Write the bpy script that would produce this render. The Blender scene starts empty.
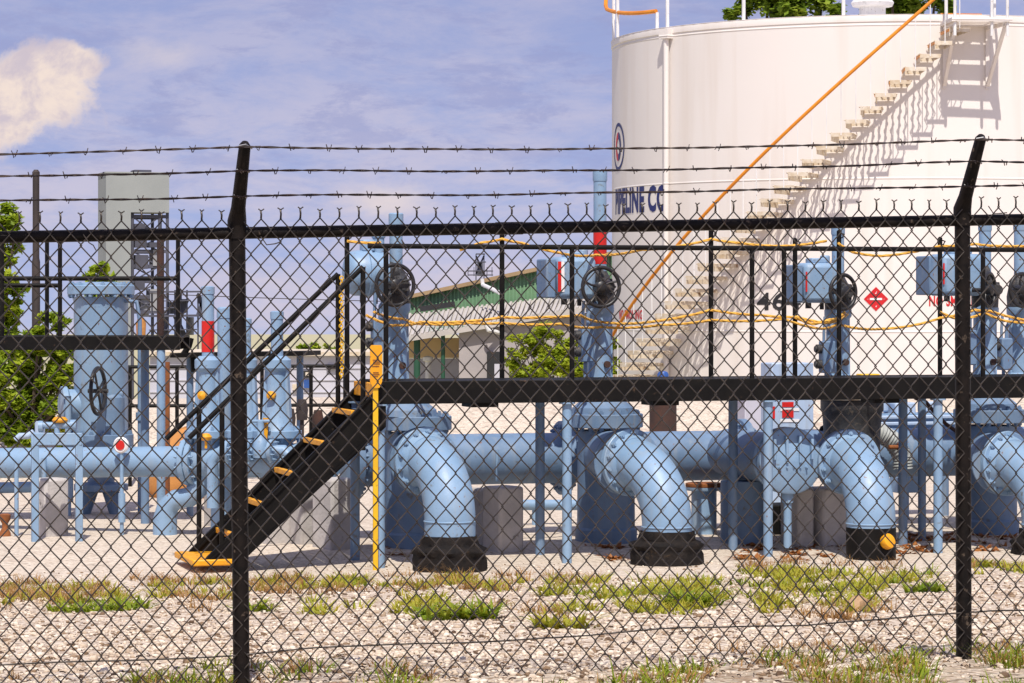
import bpy, math, random
import numpy as np
from mathutils import Vector as V, Matrix, noise as mnoise
random.seed(7); np.random.seed(7)
R_ = math.radians; PI = math.pi
scene = bpy.context.scene; COL = scene.collection
# ------------------------------------------------------------------ camera numbers
F, CX, YH, ZC = 2900.0, 512.0, 305.0, 2.07
def P(px, py, Y):                      # a sight line cut at depth Y (real distances are chosen per thing)
    return V(((px-CX)/F*Y, Y, ZC-(py-YH)/F*Y))
TH = R_(16.4)                          # the walkway, valves and pipe run are turned by this
U = V((math.cos(TH), math.sin(TH), 0)); N = V((math.sin(TH), -math.cos(TH), 0)); B = -N; Z = V((0,0,1))
O = V((-1.02, 23.4, 0))
def S(px, t=0.0):
    k = (px-CX)/F; o = O+B*t
    return (k*o.y-o.x)/(U.x-k*U.y)
def W(s, t, z): return O+U*s+B*t+Z*z
def ZP(px, py, t): return ZC-(py-YH)/F*W(S(px,t),t,0).y
def PT(px, py, t): return W(S(px,t), t, ZP(px,py,t))
def PG(px, t, z=0.0): return W(S(px,t), t, z)
# ------------------------------------------------------------------ ground shape
def sm(a, b, x):
    x = min(1, max(0, (x-a)/(b-a))); return x*x*(3-2*x)
def gh(x, y):
    q = y-.2625*x
    z = .72*(1-min(1, max(0, (q-10.5)/11.8)))
    z += .8*sm(34, 38.6, q)-1.35*sm(40.6, 45, q)
    z += .035*(mnoise.noise(V((x*.7, y*.7, 0))))*(1-.7*sm(21, 23, q)*(1-sm(31, 35, q)))
    z -= 40*sm(60, 190, q)
    z -= .05*sm(20, 22.5, q)*(1-sm(24.2, 25.5, q))
    if q > 45: z -= .12*mnoise.noise(V((x*.05, y*.05, 3)))
    return z
def G(px, py, y0=9.0):
    Y = y0
    while Y < 60:
        p = P(px, py, Y)
        if p.z <= gh(p.x, Y): return p
        Y += .02
    return p
# ------------------------------------------------------------------ materials
MATS = {}
def srgb(r, g, b):
    f = lambda c: (c/255/12.92 if c/255 <= .04045 else ((c/255+.055)/1.055)**2.4)
    return (f(r), f(g), f(b), 1)
def mat(name, c1, c2=None, rough=.5, metal=0, scale=6, bump=0, bscale=40, spot=None, spot_amt=.5, spot_scale=9, detail=4, coat=0):
    m = bpy.data.materials.new(name); m.use_nodes = True; MATS[name] = m
    nt = m.node_tree; n = nt.nodes; L = nt.links; bs = n['Principled BSDF']
    bs.inputs['Roughness'].default_value = rough; bs.inputs['Metallic'].default_value = metal
    if c1[0]+c1[1]+c1[2] < .03: bs.inputs['Specular IOR Level'].default_value = .12
    if coat: bs.inputs['Coat Weight'].default_value = coat; bs.inputs['Coat Roughness'].default_value = .25
    geo = n.new('ShaderNodeNewGeometry')
    def noi(sc, det=detail):
        t = n.new('ShaderNodeTexNoise'); t.inputs['Scale'].default_value = sc; t.inputs['Detail'].default_value = det
        t.inputs['Roughness'].default_value = .62
        L.new(geo.outputs['Position'], t.inputs['Vector']); return t.outputs['Fac']
    def ramp(fac, a, b):
        r = n.new('ShaderNodeMapRange'); r.inputs['From Min'].default_value = a; r.inputs['From Max'].default_value = b
        L.new(fac, r.inputs['Value']); return r.outputs[0]
    def mix(f, a, b):
        x = n.new('ShaderNodeMix'); x.data_type = 'RGBA'
        L.new(f, x.inputs[0])
        for s, i in ((a, 6), (b, 7)):
            if isinstance(s, tuple): x.inputs[i].default_value = s
            else: L.new(s, x.inputs[i])
        return x.outputs[2]
    c2 = c2 or tuple(c*.8 for c in c1[:3])+(1,)
    col = mix(ramp(noi(scale), .35, .65), c1, c2)
    if spot: col = mix(ramp(noi(spot_scale, 8), 1-spot_amt, 1-spot_amt+.08), col, spot)
    if name in ('blue_paint', 'blue_paint_dull', 'white_paint', 'pale_blue_paint'):
        mp = n.new('ShaderNodeMapping'); mp.inputs['Scale'].default_value = (9, 9, .9); L.new(geo.outputs['Position'], mp.inputs[0])
        t = n.new('ShaderNodeTexNoise'); t.inputs['Scale'].default_value = 1.6; t.inputs['Detail'].default_value = 6; L.new(mp.outputs[0], t.inputs['Vector'])
        f1 = ramp(t.outputs['Fac'], .52, .74); m1 = n.new('ShaderNodeMath'); m1.operation = 'MULTIPLY'; L.new(f1, m1.inputs[0]); m1.inputs[1].default_value = .45
        col = mix(m1.outputs[0], col, (.30, .31, .30, 1))
        f2 = ramp(noi(23, 9), .655, .69); col = mix(f2, col, (.20, .085, .035, 1))
    L.new(col, bs.inputs['Base Color'])
    if rough < .95:
        r = n.new('ShaderNodeMapRange'); r.inputs['To Min'].default_value = max(.05, rough-.1); r.inputs['To Max'].default_value = min(1, rough+.15)
        L.new(noi(scale*2.3), r.inputs['Value']); L.new(r.outputs[0], bs.inputs['Roughness'])
    if bump:
        b = n.new('ShaderNodeBump'); b.inputs['Strength'].default_value = bump; b.inputs['Distance'].default_value = .02
        L.new(noi(bscale, 6), b.inputs['Height']); L.new(b.outputs[0], bs.inputs['Normal'])
    return m
c4 = lambda r, g, b: (r, g, b, 1)
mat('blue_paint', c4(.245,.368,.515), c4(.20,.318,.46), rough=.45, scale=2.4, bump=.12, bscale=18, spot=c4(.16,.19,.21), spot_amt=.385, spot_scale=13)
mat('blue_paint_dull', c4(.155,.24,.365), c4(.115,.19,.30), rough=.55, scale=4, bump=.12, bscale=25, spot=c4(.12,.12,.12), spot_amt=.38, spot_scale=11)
mat('pale_blue_paint', c4(.42,.53,.68), c4(.36,.47,.63), rough=.4, scale=3, spot=c4(.2,.22,.24), spot_amt=.33)
mat('deep_blue_paint', c4(.03,.10,.35), rough=.4)
mat('black_paint', c4(.006,.0055,.0055), c4(.010,.009,.008), rough=.5, scale=9, bump=.1, bscale=60, spot=c4(.07,.045,.03), spot_amt=.36, spot_scale=14)
mat('fence_black', c4(.007,.006,.0055), c4(.016,.012,.010), rough=.45, scale=20, bump=.15, bscale=120, spot=c4(.10,.075,.055), spot_amt=.38, spot_scale=30)
mat('fence_wire', c4(.036,.031,.027), c4(.095,.08,.066), rough=.36, metal=.55, scale=25, spot=c4(.16,.09,.05), spot_amt=.35, spot_scale=30)
mat('barb_wire', c4(.035,.030,.03), c4(.07,.045,.035), rough=.55, metal=.4, scale=30)
mat('galvanised', c4(.42,.42,.42), c4(.3,.3,.3), rough=.4, metal=.7, scale=20)
mat('yellow_paint', c4(.78,.47,.01), c4(.68,.38,.01), rough=.45, scale=5, spot=c4(.35,.18,.03), spot_amt=.36, spot_scale=20)
mat('orange_yellow', c4(.80,.37,.005), c4(.72,.30,.005), rough=.5, scale=8, spot=c4(.3,.15,.04), spot_amt=.4, spot_scale=25)
mat('orange_paint', c4(.72,.26,.008), c4(.62,.20,.008), rough=.45, scale=6)
mat('red_paint', c4(.62,.012,.006), c4(.5,.012,.008), rough=.45, scale=6)
mat('red_sign', c4(.60,.008,.010), c4(.54,.008,.012), rough=.5, scale=4)
mat('white_paint', c4(.8,.79,.77), c4(.72,.71,.7), rough=.45, scale=4)
mat('white_mark', c4(.82,.80,.78), c4(.76,.74,.72), rough=.5, scale=4)
mat('navy_mark', c4(.006,.014,.13), c4(.010,.018,.12), rough=.5, scale=4)
mat('black_mark', c4(.012,.012,.014), c4(.02,.02,.02), rough=.5)
mat('tread_tan', c4(.70,.63,.52), c4(.54,.43,.29), rough=.7, scale=7, spot=c4(.24,.14,.07), spot_amt=.40, spot_scale=5)
mat('concrete', c4(.52,.485,.46), c4(.40,.375,.355), rough=.9, scale=4, bump=.35, bscale=45, spot=c4(.12,.11,.10), spot_amt=.36, spot_scale=7)
mat('rubber_wrap', c4(.010,.009,.009), c4(.022,.017,.014), rough=.7, scale=12, bump=.9, bscale=16, spot=c4(.07,.045,.025), spot_amt=.40, spot_scale=8)
mat('handwheel_black', c4(.012,.012,.013), c4(.022,.02,.02), rough=.4, scale=20)
mat('gear_black', c4(.022,.022,.024), c4(.05,.047,.045), rough=.5, scale=18, bump=.4, bscale=40, spot=c4(.13,.10,.07), spot_amt=.42, spot_scale=14)
mat('rust', c4(.30,.10,.025), c4(.17,.055,.02), rough=.9, scale=9, bump=.4, bscale=30)
mat('rust_dark', c4(.065,.028,.018), c4(.04,.022,.018), rough=.85, scale=9, bump=.3)
mat('clay', c4(.52,.23,.06), c4(.40,.17,.05), rough=1, scale=4, bump=.5, bscale=9)
mat('rope_yellow', c4(.80,.46,.07), c4(.62,.32,.05), rough=.8, scale=60)
mat('tape_black', c4(.02,.02,.015), rough=.6)
mat('shed_white', c4(.55,.54,.60), c4(.48,.47,.53), rough=.8, scale=1.2, bump=.1, bscale=3)
mat('shed_roof', c4(.10,.10,.10), rough=.8, scale=2)
mat('green_sheet', c4(.12,.24,.12), c4(.08,.18,.09), rough=.5, scale=1.3, bump=.1, bscale=4)
mat('roof_light', c4(.50,.46,.42), c4(.42,.39,.36), rough=.6, scale=.8, spot=c4(.10,.24,.13), spot_amt=.40, spot_scale=.7)
mat('roof_tan', c4(.36,.25,.13), c4(.28,.19,.10), rough=.8, scale=1)
mat('wall_grey', c4(.40,.36,.35), c4(.34,.31,.31), rough=.85, scale=1)
mat('wall_tan', c4(.72,.52,.28), c4(.62,.45,.25), rough=.85, scale=1)
mat('dark_opening_shadow', c4(.02,.02,.022), rough=.6)
mat('green_post', c4(.02,.09,.05), rough=.5)
mat('head_beige', c4(.33,.345,.335), c4(.29,.305,.30), rough=.8, scale=.25, bump=.05, bscale=1)
mat('steel_far', c4(.09,.09,.12), c4(.06,.06,.08), rough=.7, scale=.4)
mat('steel_pale', c4(.32,.32,.33), c4(.24,.24,.26), rough=.7, scale=.4)
mat('stack_dark', c4(.03,.022,.022), c4(.05,.035,.03), rough=.7, scale=2)
mat('bark', c4(.10,.07,.045), c4(.06,.042,.03), rough=.95, scale=8, bump=.6, bscale=15)
mat('hose_ribbed', c4(.40,.42,.40), c4(.3,.32,.31), rough=.6)
mat('stone_tan', c4(.50,.32,.17), c4(.40,.26,.15), rough=.95, scale=9, bump=.4, bscale=12)

def leafmat(name, stops, scale, trans=.35):
    m = bpy.data.materials.new(name); m.use_nodes = True; MATS[name] = m
    nt = m.node_tree; n = nt.nodes; L = nt.links; n.remove(n['Principled BSDF'])
    geo = n.new('ShaderNodeNewGeometry'); t = n.new('ShaderNodeTexNoise'); t.inputs['Scale'].default_value = scale; t.inputs['Detail'].default_value = 5
    t.inputs['Roughness'].default_value = .75
    L.new(geo.outputs['Position'], t.inputs['Vector'])
    r = n.new('ShaderNodeValToRGB'); e = r.color_ramp.elements
    while len(e) < len(stops): e.new(.5)
    for i, (p, c) in enumerate(stops): e[i].position = p; e[i].color = c
    L.new(t.outputs['Fac'], r.inputs[0])
    d = n.new('ShaderNodeBsdfPrincipled'); d.inputs['Roughness'].default_value = .55; d.inputs['Specular IOR Level'].default_value = .25
    tr = n.new('ShaderNodeBsdfTranslucent'); mx = n.new('ShaderNodeMixShader'); mx.inputs[0].default_value = trans
    L.new(r.outputs[0], d.inputs['Base Color']); L.new(r.outputs[0], tr.inputs['Color'])
    L.new(d.outputs[0], mx.inputs[1]); L.new(tr.outputs[0], mx.inputs[2]); L.new(mx.outputs[0], n['Material Output'].inputs[0])
leafmat('leaf_bright', [(.34, c4(.12,.20,.014)), (.5, c4(.30,.40,.024)), (.66, c4(.52,.54,.05))], 2.6, .45)
leafmat('leaf_shrub', [(.32, c4(.22,.31,.022)), (.5, c4(.40,.48,.035)), (.68, c4(.58,.58,.07))], 5, .5)
leafmat('leaf_dark', [(.32, c4(.09,.16,.018)), (.5, c4(.22,.32,.03)), (.68, c4(.42,.46,.06))], 2.2)
leafmat('weed_green', [(.30, c4(.07,.14,.01)), (.5, c4(.21,.28,.014)), (.68, c4(.42,.36,.035))], 9)
leafmat('weed_yellow', [(.30, c4(.15,.20,.01)), (.5, c4(.36,.36,.03)), (.72, c4(.46,.28,.05))], 9)
leafmat('weed_dry', [(.30, c4(.16,.08,.025)), (.5, c4(.33,.17,.05)), (.72, c4(.48,.34,.14))], 11, .2)
leafmat('leaf_litter', [(.30, c4(.10,.035,.015)), (.5, c4(.30,.10,.02)), (.72, c4(.45,.22,.07))], 14, .15)

def gravelmat(name, pebble):
    m = bpy.data.materials.new(name); m.use_nodes = True; MATS[name] = m
    nt = m.node_tree; n = nt.nodes; L = nt.links; bs = n['Principled BSDF']; bs.inputs['Roughness'].default_value = .9
    geo = n.new('ShaderNodeNewGeometry')
    def vor(sc):
        v = n.new('ShaderNodeTexVoronoi'); v.inputs['Scale'].default_value = sc; L.new(geo.outputs['Position'], v.inputs['Vector']); return v
    def noi(sc, d=5):
        t = n.new('ShaderNodeTexNoise'); t.inputs['Scale'].default_value = sc; t.inputs['Detail'].default_value = d
        t.inputs['Roughness'].default_value = .65; L.new(geo.outputs['Position'], t.inputs['Vector']); return t.outputs['Fac']
    def ramp(fac, stops):
        r = n.new('ShaderNodeValToRGB'); e = r.color_ramp.elements
        while len(e) < len(stops): e.new(.5)
        for i, (p, c) in enumerate(stops): e[i].position = p; e[i].color = c
        L.new(fac, r.inputs[0]); return r.outputs[0]
    def mix(f, a, b):
        x = n.new('ShaderNodeMix'); x.data_type = 'RGBA'; L.new(f, x.inputs[0])
        for s, i in ((a, 6), (b, 7)):
            if isinstance(s, tuple): x.inputs[i].default_value = s
            else: L.new(s, x.inputs[i])
        return x.outputs[2]
    def mr(f, a, b, c=0, d=1):
        r = n.new('ShaderNodeMapRange'); r.inputs[1].default_value = a; r.inputs[2].default_value = b; r.inputs[3].default_value = c; r.inputs[4].default_value = d
        L.new(f, r.inputs[0]); return r.outputs[0]
    v1 = vor(24 if not pebble else 17); sep = n.new('ShaderNodeSeparateColor'); L.new(v1.outputs['Color'], sep.inputs[0])
    pal = [(0, c4(.09,.05,.025)), (.14, c4(.24,.155,.09)), (.28, c4(.49,.385,.28)), (.58, c4(.62,.51,.39)), (1, c4(.76,.67,.55))]
    col = ramp(sep.outputs[0], pal)
    if not pebble:
        v2 = vor(60); sep2 = n.new('ShaderNodeSeparateColor'); L.new(v2.outputs['Color'], sep2.inputs[0])
        col = mix(mr(noi(9), .4, .6), col, ramp(sep2.outputs[0], pal))
        # damp dirt and crushed fines between stones
        col = mix(mr(noi(3.1, 8), .56, .66, 0, .6), col, c4(.28,.16,.09))
        x = n.new('ShaderNodeSeparateXYZ'); L.new(geo.outputs['Position'], x.inputs[0])
        mm = n.new('ShaderNodeMath'); mm.operation = 'MULTIPLY_ADD'; L.new(x.outputs[0], mm.inputs[0]); mm.inputs[1].default_value = -.2625; L.new(x.outputs[1], mm.inputs[2])
        nb = n.new('ShaderNodeMath'); nb.operation = 'MULTIPLY_ADD'; L.new(noi(.9, 6), nb.inputs[0]); nb.inputs[1].default_value = 2.2; L.new(mm.outputs[0], nb.inputs[2])
        col = mix(mr(nb.outputs[0], 12.2, 10.6, 0, .5), col, mix(mr(noi(14), .4, .6), c4(.20,.13,.07), c4(.11,.10,.035)))   # soil below the fence
        # pale raked limestone round the walkway
        a = mr(nb.outputs[0], 20.5, 22.6); col = mix(mr(a, 0, 1, 0, .5), col, c4(.63,.55,.45))
        # rough field past the bank
        col = mix(mr(mm.outputs[0], 43, 47), col, mix(mr(noi(.2), .4, .6), c4(.44,.39,.24), c4(.37,.35,.20)))
    L.new(col, bs.inputs['Base Color'])
    b = n.new('ShaderNodeBump'); b.inputs['Strength'].default_value = .9 if not pebble else .3; b.inputs['Distance'].default_value = .025
    L.new(v1.outputs['Distance'] if not pebble else noi(60), b.inputs['Height']); b.invert = not pebble
    L.new(b.outputs[0], bs.inputs['Normal'])
gravelmat('gravel', False); gravelmat('pebble', True)

def tankmat():
    m = bpy.data.materials.new('tank_white'); m.use_nodes = True; MATS['tank_white'] = m
    nt = m.node_tree; n = nt.nodes; L = nt.links; bs = n['Principled BSDF']; bs.inputs['Roughness'].default_value = .5
    tc = n.new('ShaderNodeTexCoord'); x = n.new('ShaderNodeSeparateXYZ'); L.new(tc.outputs['Object'], x.inputs[0])
    mp = n.new('ShaderNodeMapping'); mp.inputs['Scale'].default_value = (2.4, 2.4, .16); L.new(tc.outputs['Object'], mp.inputs[0])
    t = n.new('ShaderNodeTexNoise'); t.inputs['Scale'].default_value = 1.2; t.inputs['Detail'].default_value = 7; L.new(mp.outputs[0], t.inputs['Vector'])
    r = n.new('ShaderNodeValToRGB'); e = r.color_ramp.elements; e[0].position = .25; e[0].color = c4(.69,.62,.55); e[1].position = .50; e[1].color = c4(.76,.71,.66)
    L.new(t.outputs['Fac'], r.inputs[0]); L.new(r.outputs[0], bs.inputs['Base Color'])
    # weld seams: narrow raised bead every 2.4 m
    md = n.new('ShaderNodeMath'); md.operation = 'PINGPONG'; L.new(x.outputs[2], md.inputs[0]); md.inputs[1].default_value = 1.2
    mr = n.new('ShaderNodeMapRange'); mr.inputs[1].default_value = 0; mr.inputs[2].default_value = .02; mr.inputs[3].default_value = 1; mr.inputs[4].default_value = 0
    L.new(md.outputs[0], mr.inputs[0])
    t2 = n.new('ShaderNodeTexNoise'); t2.inputs['Scale'].default_value = .7; L.new(tc.outputs['Object'], t2.inputs['Vector'])
    ad = n.new('ShaderNodeMath'); ad.operation = 'MULTIPLY_ADD'; L.new(t2.outputs['Fac'], ad.inputs[0]); ad.inputs[1].default_value = .8; L.new(mr.outputs[0], ad.inputs[2])
    b = n.new('ShaderNodeBump'); b.inputs['Strength'].default_value = .5; b.inputs['Distance'].default_value = .02; L.new(ad.outputs[0], b.inputs['Height']); L.new(b.outputs[0], bs.inputs['Normal'])
tankmat()

# ------------------------------------------------------------------ mesh builder
def frame(d):
    d = d.normalized(); a = Z if abs(d.z) < .95 else V((1,0,0))
    u = a.cross(d).normalized(); return u, d.cross(u)
class MB:
    def __init__(s): s.v = []; s.f = []
    def add(s, vs, fs):
        o = len(s.v); s.v += [tuple(v) for v in vs]; s.f += [tuple(i+o for i in f) for f in fs]; return s
    def box(s, c, size, u=U, w=Z, v=None):
        c = V(c); v = v or w.cross(u); u = u*size[0]/2; v = v*size[1]/2; w = w*size[2]/2
        vs = [c+u*i+v*j+w*k for k in (-1,1) for j in (-1,1) for i in (-1,1)]
        return s.add(vs, [(0,2,3,1),(4,5,7,6),(0,1,5,4),(2,6,7,3),(0,4,6,2),(1,3,7,5)])
    def bar(s, a, b, w, h, up=Z):           # rectangular bar from a to b: w across, h along up
        a = V(a); b = V(b); d = (b-a); l = d.length; d = d/l
        sd = d.cross(up); sd = sd.normalized() if sd.length > 1e-4 else V((1,0,0)); up2 = sd.cross(d)
        return s.box((a+b)/2, (l, w, h), u=d, w=up2, v=sd)
    def tube(s, pts, r, n=8, caps=True, closed=False):
        pts = [V(p) for p in pts]; m = len(pts); rs = r if isinstance(r, (list, tuple)) else [r]*m
        vs = []; pu = None
        for i, p in enumerate(pts):
            if closed: d = pts[(i+1) % m]-pts[i-1]
            else: d = pts[min(i+1, m-1)]-pts[max(i-1, 0)]
            d = d.normalized()
            if pu is None: u, w = frame(d)
            else:
                u = pu-d*pu.dot(d); u = u.normalized() if u.length > 1e-6 else frame(d)[0]; w = d.cross(u)
            pu = u
            vs += [p+(u*math.cos(2*PI*k/n)+w*math.sin(2*PI*k/n))*rs[i] for k in range(n)]
        fs = []
        for i in range(m if closed else m-1):
            a = i*n; b = ((i+1) % m)*n
            fs += [(a+k, a+(k+1) % n, b+(k+1) % n, b+k) for k in range(n)]
        if caps and not closed: fs += [tuple(range(n-1, -1, -1)), tuple(range((m-1)*n, m*n))]
        return s.add(vs, fs)
    def cyl(s, a, b, r, r2=None, n=20): return s.tube([a, b], [r, r if r2 is None else r2], n)
    def lathe(s, prof, o, ax=Z, n=32, jit=0):      # prof: (radius, distance along ax)
        o = V(o); ax = V(ax).normalized(); u, w = frame(ax); vs = []; fs = []
        for r, h in prof:
            for k in range(n):
                a = 2*PI*k/n; rr = r*(1+jit*(random.random()-.5)) if jit else r
                vs.append(o+ax*(h+(jit*(random.random()-.5)*.1 if jit else 0))+(u*math.cos(a)+w*math.sin(a))*rr)
        for i in range(len(prof)-1):
            fs += [(i*n+k, i*n+(k+1) % n, (i+1)*n+(k+1) % n, (i+1)*n+k) for k in range(n)]
        if prof[0][0] > 1e-4: fs.append(tuple(range(n-1, -1, -1)))
        if prof[-1][0] > 1e-4: fs.append(tuple(range((len(prof)-1)*n, len(prof)*n)))
        return s.add(vs, fs)
    def ring(s, c, ax, R, r, n=40, m=8):
        u, w = frame(V(ax)); c = V(c)
        return s.tube([c+(u*math.cos(2*PI*k/n)+w*math.sin(2*PI*k/n))*R for k in range(n)], r, m, closed=True)
    def build(s, name, m, parent=None, bevel=0, smooth=True, ang=38):
        me = bpy.data.meshes.new(name); 
        if parent is None:
            a = np.array(s.v); org = V(((a[:,0].min()+a[:,0].max())/2, (a[:,1].min()+a[:,1].max())/2, a[:,2].min()))
        else: org = ORG[parent.name]
        vs = [(v[0]-org.x, v[1]-org.y, v[2]-org.z) for v in s.v]
        me.from_pydata(vs, [], s.f); me.materials.append(MATS[m] if isinstance(m, str) else m)
        if smooth:
            me.polygons.foreach_set('use_smooth', [True]*len(me.polygons)); me.set_sharp_from_angle(angle=R_(ang))
        me.update(); o = bpy.data.objects.new(name, me); COL.objects.link(o)
        if parent: o.parent = parent
        else: o.location = org
        ORG[o.name] = org
        if bevel:
            b = o.modifiers.new('Bevel', 'BEVEL'); b.width = bevel; b.segments = 2; b.limit_method = 'ANGLE'; b.angle_limit = R_(40)
        return o
ORG = {}
def tag(o, label=None, cat=None, group=None, kind=None):
    if label: o['label'] = label
    if cat: o['category'] = cat
    if group: o['group'] = group
    if kind: o['kind'] = kind
    return o
def thing(name, loc, label, cat, group=None):
    o = bpy.data.objects.new(name, None); o.empty_display_size = .2; COL.objects.link(o); o.location = loc; ORG[o.name] = V(loc)
    return tag(o, label, cat, group)
# look settings
SKYLIFT = .13; SKYTINT = (1.06, .98, 1.06, 1); SKYS = .11; SUNE = 4.2; EXPO = .25
VEIL = (2.9, 3.05, 5.1, 1)
CLOUD_THIN = (4.9, 4.5, 5.4, 1); CLOUD_DARK = (2.5, 2.75, 4.7, 1); CLOUD_LIT = (7.2, 6.0, 5.2, 1); CLOUD_SHADE = (5.0, 4.3, 4.7, 1)
# ================================================================== SETTING: ground, litter, weeds
def grid():
    xs = sorted(set([round(-9+.22*i, 3) for i in range(92)]+[-9-2**k for k in range(1, 12)]+[11.2+2**k for k in range(1, 12)]))
    ys = [-30, -15, -5, 2, 6]+[8+.16*i for i in range(100)]+[24+.3*i for i in range(80)]+[48+2**k for k in range(1, 12)]+[4200]
    vs = [(x, y, gh(x, y)) for y in ys for x in xs]; w = len(xs)
    fs = [(j*w+i, j*w+i+1, (j+1)*w+i+1, (j+1)*w+i) for j in range(len(ys)-1) for i in range(w-1)]
    m = MB(); m.add(vs, fs); o = m.build('ground', 'gravel', ang=180); tag(o, 'pale gravel yard rising to a bank behind the pipework', 'ground', kind='structure')
grid()

def pebbles():
    t = (1+5**.5)/2
    iv = np.array([(-1,t,0),(1,t,0),(-1,-t,0),(1,-t,0),(0,-1,t),(0,1,t),(0,-1,-t),(0,1,-t),(t,0,-1),(t,0,1),(-t,0,-1),(-t,0,1)], float)/1.9
    fi = [(0,11,5),(0,5,1),(0,1,7),(0,7,10),(0,10,11),(1,5,9),(5,11,4),(11,10,2),(10,7,6),(7,1,8),(3,9,4),(3,4,2),(3,2,6),(3,6,8),(3,8,9),(4,9,5),(2,4,11),(6,2,10),(8,6,7),(9,8,1)]
    m = MB(); n = 0
    while n < 26000:
        y = 8.9+random.random()**1.35*15; x = random.uniform(-.21, .21)*y
        q = y-.2625*x
        if q > 24: continue
        if q < 10.2 and random.random() < .5: continue
        if q > 20 and random.random() < .45: continue
        s = random.choice((.006, .008, .010, .013, .016))*random.uniform(.8, 1.3)*(1.6 if random.random() < .02 else 1)
        a = random.random()*6.28; ca, sa = math.cos(a), math.sin(a)
        sc = np.array([1, random.uniform(.6, .9), random.uniform(.4, .7)])*s
        p = iv*sc*np.random.uniform(.8, 1.2, (12, 1))
        z = gh(x, y)+s*.18
        m.add([(x+ca*v[0]-sa*v[1], y+sa*v[0]+ca*v[1], z+v[2]) for v in p], fi); n += 1
    tag(m.build('gravel_stones', 'pebble', ang=180), 'loose pale limestone chips scattered over the yard', 'gravel', kind='stuff')
pebbles()

def blade(m, x, y, z, h, w, lean, az, n=3):
    dx, dy = math.cos(az), math.sin(az); px, py = -dy, dx; vs = []; fs = []
    for i in range(n+1):
        f = i/n; r = lean*h*f**1.7; ww = w*(1-f)**.7*.5; zz = z+h*f*(1-.25*lean*f)
        vs += [(x+dx*r+px*ww, y+dy*r+py*ww, zz), (x+dx*r-px*ww, y+dy*r-py*ww, zz)]
    for i in range(n): fs.append((2*i, 2*i+1, 2*i+3, 2*i+2))
    m.add(vs, fs)
def tuft(m, x, y, r, n, h, w=.012, lean=.9):
    for _ in range(n):
        a = random.random()*6.28; d = r*math.sqrt(random.random()); xx = x+d*math.cos(a); yy = y+d*math.sin(a)*.8
        blade(m, xx, yy, gh(xx, yy)-.01, h*random.uniform(.45, 1.15), w*random.uniform(.6, 1.4), lean*random.uniform(.3, 1.4), a+random.uniform(-.9, .9))
# clumps one can point to (pixel of the base centre, half width px, blades)
CL = [('leafy_weed', (96, 611), 52, 'weed_green', 260, .10, 'wide low green weed clump on the gravel near the left edge', 'weed'),
      ('leafy_weed', (459, 619), 40, 'weed_green', 330, .13, 'darkest thick green weed clump on the gravel at the centre front', 'weed'),
      ('leafy_weed', (690, 606), 30, 'weed_green', 230, .14, 'tall yellow green weed clump on gravel below the second elbow pipe', 'weed'),
      ('leafy_weed', (255, 612), 20, 'weed_green', 90, .10, 'small green weed just right of the left fence post', 'weed'),
      ('leafy_weed', (925, 592), 22, 'weed_green', 110, .11, 'small green weed just left of the right fence post', 'weed'),
      ('leafy_weed', (565, 628), 30, 'weed_yellow', 120, .13, 'sparse yellowish spreading weed on bare gravel at lower centre', 'weed')]
for nm, (px, py), hw, mt, nb, h, lab, cat in CL:
    c = G(px, py); r = hw/F*c.y; m = MB()
    for k in range(int(nb/9)):
        a = random.random()*6.28; d = r*math.sqrt(random.random())
        tuft(m, c.x+d*math.cos(a), c.y+d*math.sin(a)*.8, .035, 9, h*random.choice((.7, 1, 1.1)), .024, 1.4)
    tag(m.build(nm, mt, ang=180), lab, cat)
# sparse ground cover nobody could count
MORE = {'yellow_weeds': 1.7, 'dry_weeds': 1.9, 'fence_straw': 1.4, 'green_weeds': .8}
def cover(name, mt, spots, h, label, w=.012, lean=.9, per=10):
    m = MB()
    for (x0, x1, y0, y1, n) in spots:
        k = 0; n *= MORE.get(name, 1)
        while k < n:
            px = random.uniform(x0, x1); py = random.uniform(y0, y1)
            c = G(px, py)
            if mnoise.noise(V((c.x*3.3, c.y*1.6, 8))) < -.02: k += .34; continue
            tuft(m, c.x, c.y, .06, per, h*random.choice((.6, .8, 1, 1.15)), w, lean*1.25); k += 1
    tag(m.build(name, mt, ang=180), label, 'ground cover', kind='stuff')
cover('yellow_weeds', 'weed_yellow', [(300,400,578,590,34),(540,605,580,600,34),(560,720,590,615,80),(640,720,580,602,50),(740,880,570,594,100),(760,870,590,614,60),(870,935,575,590,22),(975,1024,565,575,22),
      (395,455,596,614,26),(0,140,584,606,50),(150,240,582,600,30),(255,340,580,592,26),(300,360,602,616,14),(400,540,578,592,40)], .095, 'yellow green weeds growing in patches across the gravel', .016)
cover('green_weeds', 'weed_green', [(310,395,580,588,22),(575,640,588,602,22),(700,790,580,600,30),(800,870,575,600,34),(880,935,568,588,20),(970,1024,563,574,22),(60,130,598,612,20)], .08, 'green weeds scattered along the gravel slope', .018)
cover('dry_weeds', 'weed_dry', [(0,120,582,602,80),(120,240,578,600,60),(250,335,578,594,70),(330,540,574,592,90),(410,480,580,590,16),(540,600,575,586,18),(190,230,600,612,8),(470,560,606,618,14),(740,900,560,575,40),(960,1024,560,572,24),(800,900,606,622,20),(0,90,590,612,24)], .10, 'dry brown weed stalks along the edge of the gravel', .008)
cover('dead_leaves', 'leaf_litter', [(742,840,540,561,80),(590,625,546,562,22),(905,960,535,554,50),(850,905,552,560,14),(975,1024,535,552,24),(655,700,548,560,6),(380,420,548,562,6)], .055, 'curled rust brown leaves lying in drifts under the walkway', .055, 1.6, 7)
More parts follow.
